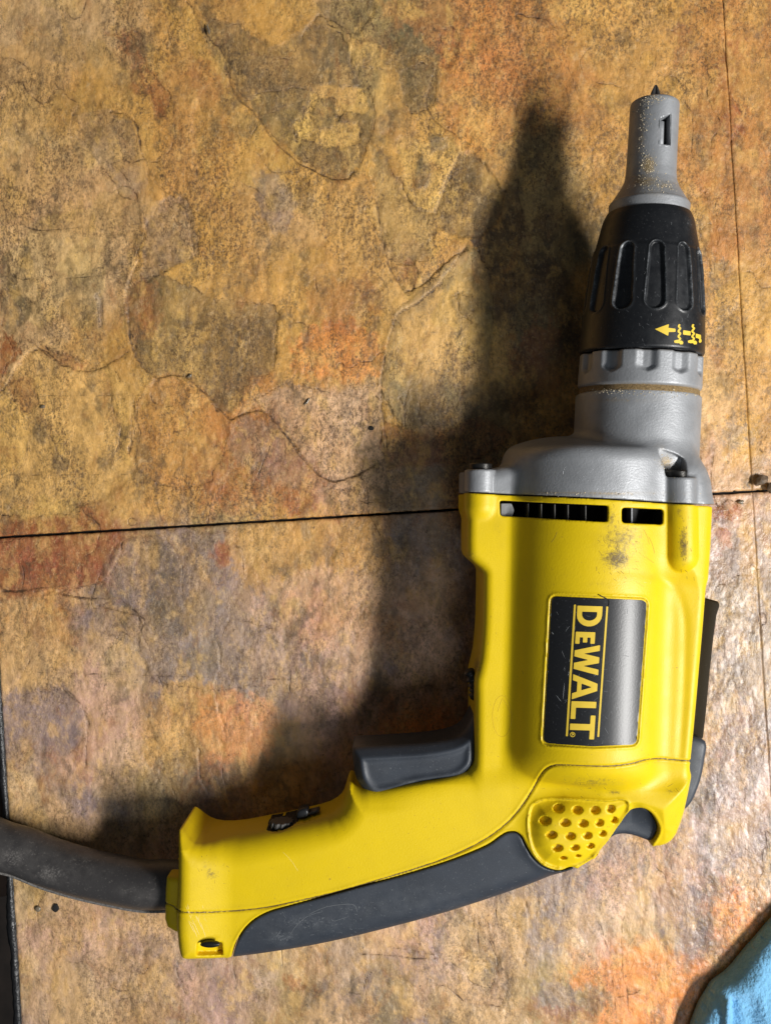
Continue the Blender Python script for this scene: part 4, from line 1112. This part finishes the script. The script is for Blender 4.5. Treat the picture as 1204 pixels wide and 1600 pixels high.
# yellow marks on the collar
def decal(poly, bv, name='mark', m='print', step=1.0, off=0.45, parent=None, holes=()):
    V, F = decal_mesh(poly, bv, step, off, holes)
    if len(F) == 0: return None
    o = mesh_obj(name, V, F, M[m], gun); 
    if parent is not None:
        o.parent = parent
    return o
def cc(pts): return [(860+x*0.2857, 400+y*0.2857) for x, y in pts]
decal(cc([(568,400),(645,372),(641,393),(680,398),(680,415),(643,416),(640,437)]), [colb], 'arrow_mark')
decal(cc([(722,406),(762,412),(762,435),(720,430)]), [colb], 'dash_mark')
decal(cc([(790,424),(818,432),(818,455),(789,447)]), [colb], 'dash_mark')
def stroke_poly(pts, w):
    P = smooth_poly(pts, 4, False); T = np.gradient(P, axis=0); T /= np.linalg.norm(T, axis=1)[:, None]
    n = np.stack([-T[:, 1], T[:, 0]], 1); return np.concatenate([P+n*w/2, (P-n*w/2)[::-1]])
for cx in (0, 75, 122):
    k = 1.0 if cx < 100 else .4
    s = stroke_poly(cc([(703+cx,374),(697+cx,386),(706+cx,396),(695+cx,412),(706+cx,424),(695+cx,440),(706+cx,452),(697+cx,464),(700+cx,470)] if cx < 100 else [(815,440),(812,452),(817,464),(812,470)]), 2.9)
    decal(s, [colb], 'screw_mark', step=0.8)
    ft = [(672+cx,463),(690+cx,458),(700+cx,466),(712+cx,462),(722+cx,470),(720+cx,483),(706+cx,484),(700+cx,476),(688+cx,477),(673+cx,474)] if cx < 100 else [(806,462),(818,460),(819,474),(808,474)]
    decal(cc(ft), [colb], 'screw_foot_mark', step=0.8)

# ---------------- badge with lettering
def badge_mesh():
    V, F = decal_mesh(LABEL, [hb], 2.0, 1.1); return V, F
V, F = badge_mesh()
badge = mesh_obj('badge', V, F, M['badge'], gun, label='black badge with yellow brand lettering read from nose to rear')
bb = bvh_of(V, F)
def lt(u, v):     # u along the word (crop units), v up the letters
    yc = u+v*0.03; x = 275+14-0.062*(yc-160)+v*(1-0.00002*(u-160))
    return (820+0.2824*x, 900+0.2824*yc)
def LT(pts): return [lt(*p) for p in pts]
H = 139.0
def letter(poly, holes=()):
    d = decal_mesh(np.array(LT(poly)), [bb, hb], 0.9, 0.35, [np.array(LT(h)) for h in holes])
    o = mesh_obj('letter', d[0], d[1], M['print'], gun); o.parent = badge
def arcD(cx, cy, ru, rv, n=12): return [(cx+ru*math.sin(t), cy+rv*math.cos(t)) for t in np.linspace(0, math.pi, n)]
letter([(164,0), (164,H)]+arcD(215, H/2, 62, H/2), [[(196,28),(196,H-28)]+arcD(211, H/2, 34, H/2-28)])
h = 108.0
letter([(308,0),(308,h),(372,h),(372,h-24),(338,h-24),(338,h/2+12),(366,h/2+12),(366,h/2-12),(338,h/2-12),(338,24),(374,24),(374,0)])
letter([(378,H),(410,H),(428,52),(446,H),(478,H),(496,52),(514,H),(545,H),(513,0),(480,0),(462,80),(444,0),(411,0)])
letter([(543,0),(592,H),(632,H),(682,0),(648,0),(640,26),(584,26),(576,0)], [[(593,50),(631,50),(612,108)]])
letter([(692,0),(692,H),(727,H),(727,27),(790,27),(790,0)])
letter([(768,H),(900,H),(900,H-27),(851,H-27),(851,0),(816,0),(816,H-27),(768,H-27)])
def rule(x0, y0, x1, y1, w, nm):
    p = [(x0-w/2, y0), (x0+w/2, y0), (x1+w/2, y1), (x1-w/2, y1)]
    p = [(820+.2824*a_, 900+.2824*b_) for a_, b_ in p]
    d = decal_mesh(np.array(p), [bb, hb], 0.9, 0.35)
    o = mesh_obj(nm, d[0], d[1], M['print'], gun); o.parent = badge
rule(275, 158, 230, 886, 11, 'rule_line'); rule(453, 168, 403, 890, 10, 'rule_line')
cxr, cyr = 820+.2824*262, 900+.2824*877
ringp = [(cxr+4.0*math.cos(t), cyr+4.0*math.sin(t)) for t in np.linspace(0, 2*math.pi, 25)[:-1]]
ring2 = [(cxr+3.0*math.cos(t), cyr+3.0*math.sin(t)) for t in np.linspace(0, 2*math.pi, 25)[:-1]]
d = decal_mesh(np.array(ringp), [bb], 0.6, 0.35, [np.array(ring2)]); o = mesh_obj('registered_mark', d[0], d[1], M['print'], gun); o.parent = badge
d = decal_mesh(np.array([(cxr-1.6,cyr-1.8),(cxr+1.8,cyr-1.8),(cxr+1.8,cyr+.2),(cxr+.4,cyr+1.0),(cxr-1.6,cyr+1.9),(cxr-1.6,cyr+.9),(cxr-.2,cyr+.2),(cxr-.2,cyr-.6),(cxr-1.6,cyr-.6)]), [bb], 0.5, 0.35)
if len(d[1]): o = mesh_obj('registered_letter', d[0], d[1], M['print'], gun); o.parent = badge
# small stamp on the left side of the body
def line_on(pts, rad, m, name, bv, off=0.0, seg=6, n=4):
    P = smooth_poly(pts, n, False) if len(pts) > 2 else np.linspace(pts[0], pts[1], 6)
    out = []
    for p in P:
        r = cast(bv, p[0], p[1], off)
        if r is not None: out.append(r[0])
    if len(out) < 3: return None
    V, F = tube(out, rad, seg); return mesh_obj(name, V, F, M[m], gun)
line_on([(784+15*math.cos(t), 1119+32*math.sin(t)) for t in np.linspace(0, 2*math.pi, 17)], 0.22, 'ymark', 'moulded_ring', [hb])
line_on([(777,1112),(783,1094),(787,1094),(797,1114)], 0.22, 'ymark', 'moulded_arrow', [hb])

# vent fins
for px in (833, 851, 870, 889, 915):
    f = U(px, 800, ZC+BR-14)
    top_y0 = U(px, 784+(px-780)*0.045, ZC+BR-14)[1]; top_y1 = U(px, 808+(px-780)*.05, ZC+BR-14)[1]
    zt = math.sqrt(max(0, BR**2-(f[0]-BX)**2))-14
    V, F = prism([(f[0]-.6, top_y0), (f[0]+.6, top_y0), (f[0]+.6, top_y1-4), (f[0]-.6, top_y1-4)], ZC+zt-30, ZC+zt+1)
    recalc(mesh_obj('vent_fin', V, F, M['dial'], gun, smooth=False))
f = U(984, 800, ZC+90); V, F = prism([(f[0]-1, 8), (f[0]+1, 8), (f[0]+1, -20), (f[0]-1, -20)], ZC+60, ZC+98); recalc(mesh_obj('vent_fin', V, F, M['cast'], gun, smooth=False))
V, F = prism(round_poly([(157, 12), (172, 12), (176, 2), (172, -8), (157, -8)], 2), ZC+25, ZC+52, 1.5); recalc(mesh_obj('inner_casting', V, F, M['cast'], gun))

# ---------------- trigger
TRIG = [(549,1160),(552,1152),(562,1149),(600,1147),(660,1143),(700,1136),(720,1124),(731,1104),(738,1092),(747,1100),(748,1140),(745,1186),(733,1206),(714,1218),(687,1223),(654,1228),(620,1238),(595,1244),(580,1242),(565,1230),(554,1208)]
hT = 1.3
Xt, Yt, AZt = half_grid(-60, 150, -420, -240, 60, hT)
dt = prism_sdf(Xt, Yt, smooth_poly(TRIG, 3), ZC, 44, 17)
hf = 46-5*np.clip((Yt+352)/80, 0, 1)+3.0*np.exp(-((dt+13)/5.0)**2)*np.clip((-Yt-290)/25, 0, 1)
Ft = rx(dt, hf, np.full_like(dt, 17.), AZt)
V, Q = mirror_nets(Ft, Xt, Yt, hT, ZC)
ix, iy = img(V)
mesh_obj('trigger', V, Q, M['rubber'], gun, attrs={'dirt': blobs_at(ix, iy, [(585,1235,22,10,.34),(650,1222,60,5,.36),(735,1150,6,50,.3),(600,1200,40,20,.2)])*(V[:, 2] > ZC)}, label='dark grey paddle trigger')
# reversing lever: a ridged boot
pts = []
for i, t in enumerate(np.linspace(0, 1, 26)):
    pts.append(U(731+10*math.sin(t*math.pi*0.8)+4*t, 1047+46*t, ZC+34-6*t))
rad = [5.5+5.5*math.sin(min(1, t*1.4)*math.pi*0.6)*(1-t*.55)+1.6*math.sin(t*30) for t in np.linspace(0, 1, 26)]
V, F = tube(pts, rad, 16); mesh_obj('reversing_lever', V, F, M['black'], gun, attrs={'dirt': np.zeros(len(V))}, label='small black ridged reversing lever above the trigger')

# ---------------- speed dial in the handle
zs = cast([hb], 436, 1307, 0)[0][2]; zb = cast([hb], 472, 1284, 0)[0][2]
c = U(438, 1292, zs-15)
V = []; F = []; n = 72
for ly, rr in ((-4, 16), (-3.2, 17), (3.2, 17), (4, 16)):
    for k in range(n):
        t = 2*math.pi*k/n; q = rr-(1.9 if (k % 6) < 3 else 0)
        V.append((c[0]+q*math.cos(t)+ly*0.2, c[1]+ly, c[2]-15+q*math.sin(t)))
for i in range(3):
    for k in range(n): F.append((i*n+k, i*n+(k+1) % n, (i+1)*n+(k+1) % n, (i+1)*n+k))
F += [tuple(range(n))[::-1], tuple(3*n+k for k in range(n))]
recalc(mesh_obj('speed_dial', V, F, M['dial'], gun, smooth=False, label='ridged grey speed dial sunk in the handle'))
V, F = prism(U2(smooth_poly([(463,1279),(464,1269),(471,1264),(479,1264),(482,1270),(480,1277),(472,1280)], 3), zb-9), zb-30, zb-8, 3)
recalc(mesh_obj('lock_button', V, F, M['black'], gun, attrs={'dirt': np.zeros(len(V))}, label='black lock-on button beside the dial'))
V, F = prism(U2([(482,1270),(498,1266),(499,1270),(483,1275)], zb-12), zb-30, zb-13, 1)
recalc(mesh_obj('lock_slide', V, F, M['dial'], gun))
# steel screw in the square pocket at the butt
c = U(328, 1476, ZC+76); V = []; F = []; n = 24
for rr, zz in ((13, -4), (13, 0), (11, 1.0), (3, 1.4)):
    for k in range(n): V.append((c[0]+rr*math.cos(2*math.pi*k/n), c[1]+rr*.32*math.sin(2*math.pi*k/n), c[2]+zz))
for i in range(3):
    for k in range(n): F.append((i*n+k, i*n+(k+1) % n, (i+1)*n+(k+1) % n, (i+1)*n+k))
F.append(tuple(3*n+k for k in range(n))); recalc(mesh_obj('butt_screw', V, F, M['steel'], gun))

# ---------------- belt hook plate and rubber strip along the back
HOOK = [(1085,932),(1103,935),(1122,940),(1124,946),(1119,962),(1114,999),(1108,1055),(1103,1110),(1098,1154),(1086,1160),(1060,1160),(1060,932)]
V, F = prism(U2(round_poly(HOOK, 3), 122), 74, 122, 2)
recalc(mesh_obj('belt_hook', V, F, M['hook'], gun, label='brown-black belt hook plate standing out from the back'), angle=40)
STRIP = [(1070,1148),(1098,1156),(1096,1185),(1091,1212),(1083,1235),(1073,1254),(1060,1262),(1045,1250),(1050,1180)]
V, F = prism(U2(smooth_poly(STRIP, 3), 125), 60, 140, 8)
recalc(mesh_obj('rear_bumper', V, F, M['rubber'], gun, attrs={'dirt': np.zeros(len(V))}, label='grey rubber bumper strip at the rear corner'), angle=40)

# ---------------- scratches on the yellow butt, rubber and badge
rs = random.Random(12)
def marks(name, mkey, lst, bv, label, parent=None, off=-0.15):
    Vs = []; Fs = []; n0 = 0
    for pts, rad in lst:
        P = smooth_poly(pts, 4, False) if len(pts) > 2 else np.linspace(pts[0], pts[1], 5)
        out = [r[0] for r in (cast(bv, p[0], p[1], off) for p in P) if r is not None]
        if len(out) < 3: continue
        V, F = tube(out, rad*np.array([.35]+[1.0]*(len(out)-2)+[.35]), 4, cap=False)
        Vs.append(V); Fs += [tuple(n0+k for k in f) for f in F]; n0 += len(V)
    o = mesh_obj(name, np.concatenate(Vs), Fs, M[mkey], gun, label=label); o['kind'] = 'stuff'; return o
M['pale'] = mat('pale_scratch', (0.20, 0.21, 0.22), 0.7)
M['scuff'] = mat('dark_scuff', (0.22, 0.14, 0.02), 0.7)
def rnd(cx, cy, sx, sy, n, ang, L, rad):
    out = []
    for _ in range(n):
        x = rs.gauss(cx, sx); y = rs.gauss(cy, sy); a = ang+rs.gauss(0, .45); l = L*rs.uniform(.4, 1.3)
        b_ = a+rs.uniform(-.3, .3)
        out.append(([(x, y), (x+l*math.cos(a)*.5, y+l*math.sin(a)*.5), (x+l*math.cos(a)*.5+l*math.cos(b_)*.5, y+l*math.sin(a)*.5+l*math.sin(b_)*.5)], rad*rs.uniform(.6, 1.3)))
    return out
pl = [([(a, b), (c, d)], .5) for a, b, c, d in ((300,1436,312,1462),(294,1438,304,1458),(306,1430,316,1452),(313,1440,322,1466),(290,1415,299,1436),(293,1412,296,1428),(299,1442,309,1466))]
pl += [([(441,1330),(455,1345),(466,1362)], .35)]+rnd(300, 1430, 10, 16, 16, 1.2, 12, .3)+rnd(990, 905, 20, 6, 8, .4, 8, .3)
marks('scratch_marks', 'scratch', pl, [hb], 'pale scratches in the yellow plastic')
dk = rnd(965, 870, 20, 18, 60, .6, 7, .36)+rnd(955, 825, 10, 22, 26, 1.2, 6, .3)+rnd(985, 850, 22, 25, 14, 1.0, 14, .25)+rnd(1066, 850, 5, 30, 40, 1.4, 5, .35)+rnd(905, 780, 60, 3, 10, .1, 8, .3)
dk += rnd(925, 1225, 35, 12, 22, .8, 5, .3)+rnd(1040, 1232, 14, 8, 8, .9, 8, .3)+rnd(335, 1360, 14, 20, 16, 1.2, 6, .3)+rnd(800, 1000, 40, 80, 12, 1.0, 5, .25)+rnd(640, 1320, 120, 25, 14, .5, 6, .22)+rnd(1085, 1100, 8, 100, 10, 1.4, 6, .25)
dk += [([(1012,838),(1018,850),(1022,866)], .4), ([(1004,826),(1010,838),(1014,852)], .35), ([(860,848),(866,840),(870,830)], .35)]
marks('scuff_marks', 'scuff', dk, [hb], 'fine dark scuffs in the yellow plastic')
gp = [([(505,1424),(480,1432),(460,1450),(440,1485)], .3), ([(480,1430),(510,1417),(550,1413),(558,1425)], .3), ([(440,1452),(430,1466)], .3), ([(520,1440),(545,1432)], .3)]
gp += rnd(500, 1440, 60, 20, 40, .3, 5, .22)+rnd(680, 1390, 80, 22, 25, 2.8, 6, .2)
marks('grip_scratches', 'pale', gp, [gb], 'pale scratches in the rubber grip', off=-.1)
bp = [([(895,960),(893,1000)], .3), ([(881,1067),(879,1092)], .4), ([(868,1086),(876,1096)], .4), ([(893,1030),(889,1050),(886,1055)], .3), ([(861,987),(864,991)], .6)]
bp += rnd(905, 1050, 30, 60, 22, 1.6, 9, .18)+rnd(965, 1030, 25, 50, 14, .4, 8, .2)
marks('badge_scratches', 'pale', bp, [bb], 'pale scratches in the black badge', off=0.0)
line_on([(934,929),(950,938),(949,948)], 0.7, 'board', 'crack', [hb, bb], 0.2)
cp_ = rnd(960, 735, 50, 18, 26, 2.3, 12, .22)+rnd(1010, 650, 40, 20, 12, 2.2, 7, .18)
M['palemetal'] = mat('bright_scratch', (0.42, 0.43, 0.45), 0.4, metal=.5)
marks('metal_scratches', 'palemetal', cp_, [cb], 'bright scratches in the cast gearcase', off=-.08)
cl = rnd(1005, 430, 40, 60, 40, 1.3, 5, .2)+rnd(1040, 500, 30, 20, 14, 1.6, 6, .2)
marks('collar_scratches', 'pale', cl, [colb], 'pale scratches in the black collar', off=-.08)
# sawdust grains clinging to nose, groove and gearcase
def grains(n, spots, bv, s0, s1):
    Vs = []; Fs = []; n0 = 0
    for _ in range(n):
        cx, cy, sx, sy = spots[rs.randrange(len(spots))]
        r = cast(bv, rs.gauss(cx, sx), rs.gauss(cy, sy), 0.2)
        if r is None: continue
        a = rs.uniform(s0, s1)
        t = np.array([[rs.gauss(0, 1)*a, rs.gauss(0, 1)*a, rs.gauss(0, .6)*a] for _ in range(4)])+r[0]
        Vs.append(t); Fs += [(n0, n0+1, n0+2), (n0, n0+2, n0+3), (n0, n0+3, n0+1), (n0+1, n0+3, n0+2)]; n0 += 4
    return np.concatenate(Vs), Fs
M['sawdust'] = mat('sawdust_grain', (0.60, 0.50, 0.34), 0.9)
lb = bvh_of(*lathe_ring)
V, F = grains(480, [(1012,256,7,10),(1012,256,9,14),(1018,285,20,8),(1002,215,4,40),(1035,290,14,6),(1008,170,8,18),(1020,155,14,3)], [nb], .35, .9)
o = mesh_obj('sawdust', V, F, M['sawdust'], gun, smooth=False, label='tan sawdust clinging to the grey nose'); o['kind'] = 'stuff'
V, F = grains(500, [(975,612,50,3),(940,610,20,2),(1040,722,8,8),(1045,615,30,3),(1055,740,8,3),(940,772,90,1.5)], [cb, lb], .35, .85)
o = mesh_obj('sawdust', V, F, M['sawdust'], gun, smooth=False, label='tan sawdust in the ring groove and screw pocket'); o['kind'] = 'stuff'

# ---------------- strain relief and cord (moves with the tool)
cp = [(290,1385,88),(262,1384,86),(225,1384,80),(180,1376,71),(130,1365,62),(80,1350,54),(35,1332,48),(0,1322,45),(-60,1296,43),(-140,1262,41),(-260,1215,40),(-360,1190,40)]
P = smooth_poly(np.array([U(*p) for p in cp]), 8, False)
nP = len(P); rr = np.interp(np.arange(nP), [0, 12, 40, 60, nP-1], [37, 37.5, 37.5, 38, 38])
P[:, 1] += 2.0
rr = rr-2.5
V, F = tube(P, rr, 40)
ix, iy = img(V)
mesh_obj('strain_relief', V, F, M['cord'], gun, attrs={'dirt': blobs_at(ix, iy, [(80,1365,40,20,.42),(20,1340,40,26,.40),(40,1335,60,30,.30),(200,1392,20,12,.34),(130,1350,60,30,.30),(60,1330,200,60,.24),(230,1400,30,14,.3)])}, label='thick black rubber cord boot leaving the butt', pose=False)
# mould flange running along its lower side
T = np.gradient(P, axis=0); T /= np.linalg.norm(T, axis=1)[:, None]
side = np.stack([T[:, 1], -T[:, 0], 0*T[:, 0]], 1); side /= np.linalg.norm(side, axis=1)[:, None]
side = np.where(side[:, 1:2] > 0, -side, side)
V, F = tube(P+side*37+np.array([0, 0, -10]), 8.5, 14); mesh_obj('mould_flange', V, F, M['cord'], gun, attrs={'dirt': np.full(len(V), .22)}, pose=False)
V, F = tube(P+side*34+np.array([0, 0, 12]), 2.6, 8)
mesh_obj('mould_line', V, F, M['cord'], gun, attrs={'dirt': np.full(len(V), .5)}, pose=False)

# ------------------------------------------------------------------ blue cloth in the corner
def cloth():
    E = [(1030,1780),(1055,1690),(1072,1630),(1081,1600),(1093,1569),(1105,1549),(1114,1535),(1132,1522),(1146,1508),(1163,1487),(1180,1468),(1204,1440),(1240,1405),(1300,1370),(1400,1350),(1500,1400),(1520,1600),(1480,1780),(1250,1850)]
    E = U2(smooth_poly(E, 3), 10)
    h = 2.2
    xs = np.arange(E[:, 0].min()-4, E[:, 0].max()+4, h); ys = np.arange(E[:, 1].min()-4, E[:, 1].max()+4, h)
    X, Y = np.meshgrid(xs, ys, indexing='ij'); d = -poly_sdf(X, Y, E)
    gx, gy = np.gradient(-d, h); near = np.abs(d) < 0.75*h
    g = np.sqrt(gx**2+gy**2)+1e-6
    Xn = np.where(near, X+gx/g*d, X); Yn = np.where(near, Y+gy/g*d, Y); dn = np.where(near, 0, d)
    q = np.clip(dn/20, 0, 1); z = 14+28*np.sqrt(1-(1-q)**2)
    PX = X+602; PY = 800-Y
    def fold(pts, w, a):
        dd = seg_dist(PX, PY, smooth_poly(pts, 4, False)); return a*np.exp(-(dd/w)**2)
    z += fold([(1118,1542),(1116,1570),(1112,1640),(1105,1700)], 6, 13)*np.clip(dn/14, 0, 1)
    z += fold([(1128,1545),(1132,1580),(1130,1650)], 10, -8)*np.clip(dn/14, 0, 1)
    z += fold([(1165,1520),(1190,1570),(1210,1640)], 30, 10)*np.clip(dn/20, 0, 1)
    z += fold([(1150,1540),(1160,1600),(1170,1680)], 12, -5)*np.clip(dn/20, 0, 1)
    z += ((fbm(PX/40, PY/40, 4, 60)-.5)*9+(fbm(PX/5, PY/5, 2, 66)-.5)*1.6)*np.clip(dn/16, 0, 1)
    ok = dn >= -1e-4
    cell = ok[:-1, :-1] & ok[1:, :-1] & ok[1:, 1:] & ok[:-1, 1:]
    ids = np.full(ok.shape, -1); used = np.zeros_like(ok)
    for a in (0, 1):
        for b_ in (0, 1): used[a:ok.shape[0]-1+a, b_:ok.shape[1]-1+b_] |= cell
    n = used.sum(); ids[used] = np.arange(n)
    V = np.stack([Xn[used], Yn[used], z[used]], 1); Vl = V.copy(); Vl[:, 2] = np.minimum(1.2+0*V[:, 2], V[:, 2]); 
    I, J = np.nonzero(cell)
    Q = np.stack([ids[I, J], ids[I+1, J], ids[I+1, J+1], ids[I, J+1]], 1)
    # skirt along boundary edges
    from collections import Counter
    ed = np.concatenate([Q[:, [0, 1]], Q[:, [1, 2]], Q[:, [2, 3]], Q[:, [3, 0]]])
    key = np.sort(ed, 1); kk = key[:, 0]*10**7+key[:, 1]
    u, idx, cnt = np.unique(kk, return_index=True, return_counts=True)
    be = ed[idx[cnt == 1]]
    sk = np.stack([be[:, 1], be[:, 0], be[:, 0]+n, be[:, 1]+n], 1)
    return np.concatenate([V, Vl]), np.concatenate([Q, sk, (Q+n)[:, ::-1]])
M['cloth'] = mat('blue_cloth', (0.19, 0.46, 0.72), 1.0, bump=0.0009, bscale=750, vary=0.14, vscale=260, sheen=0.4, spec=0.08)
V, Q = cloth()
o = mesh_obj('blue_cloth', V, Q, M['cloth'], None)
o['label'] = 'light blue cloth rag lying in the lower right corner of the tiles'; o['category'] = 'cloth'
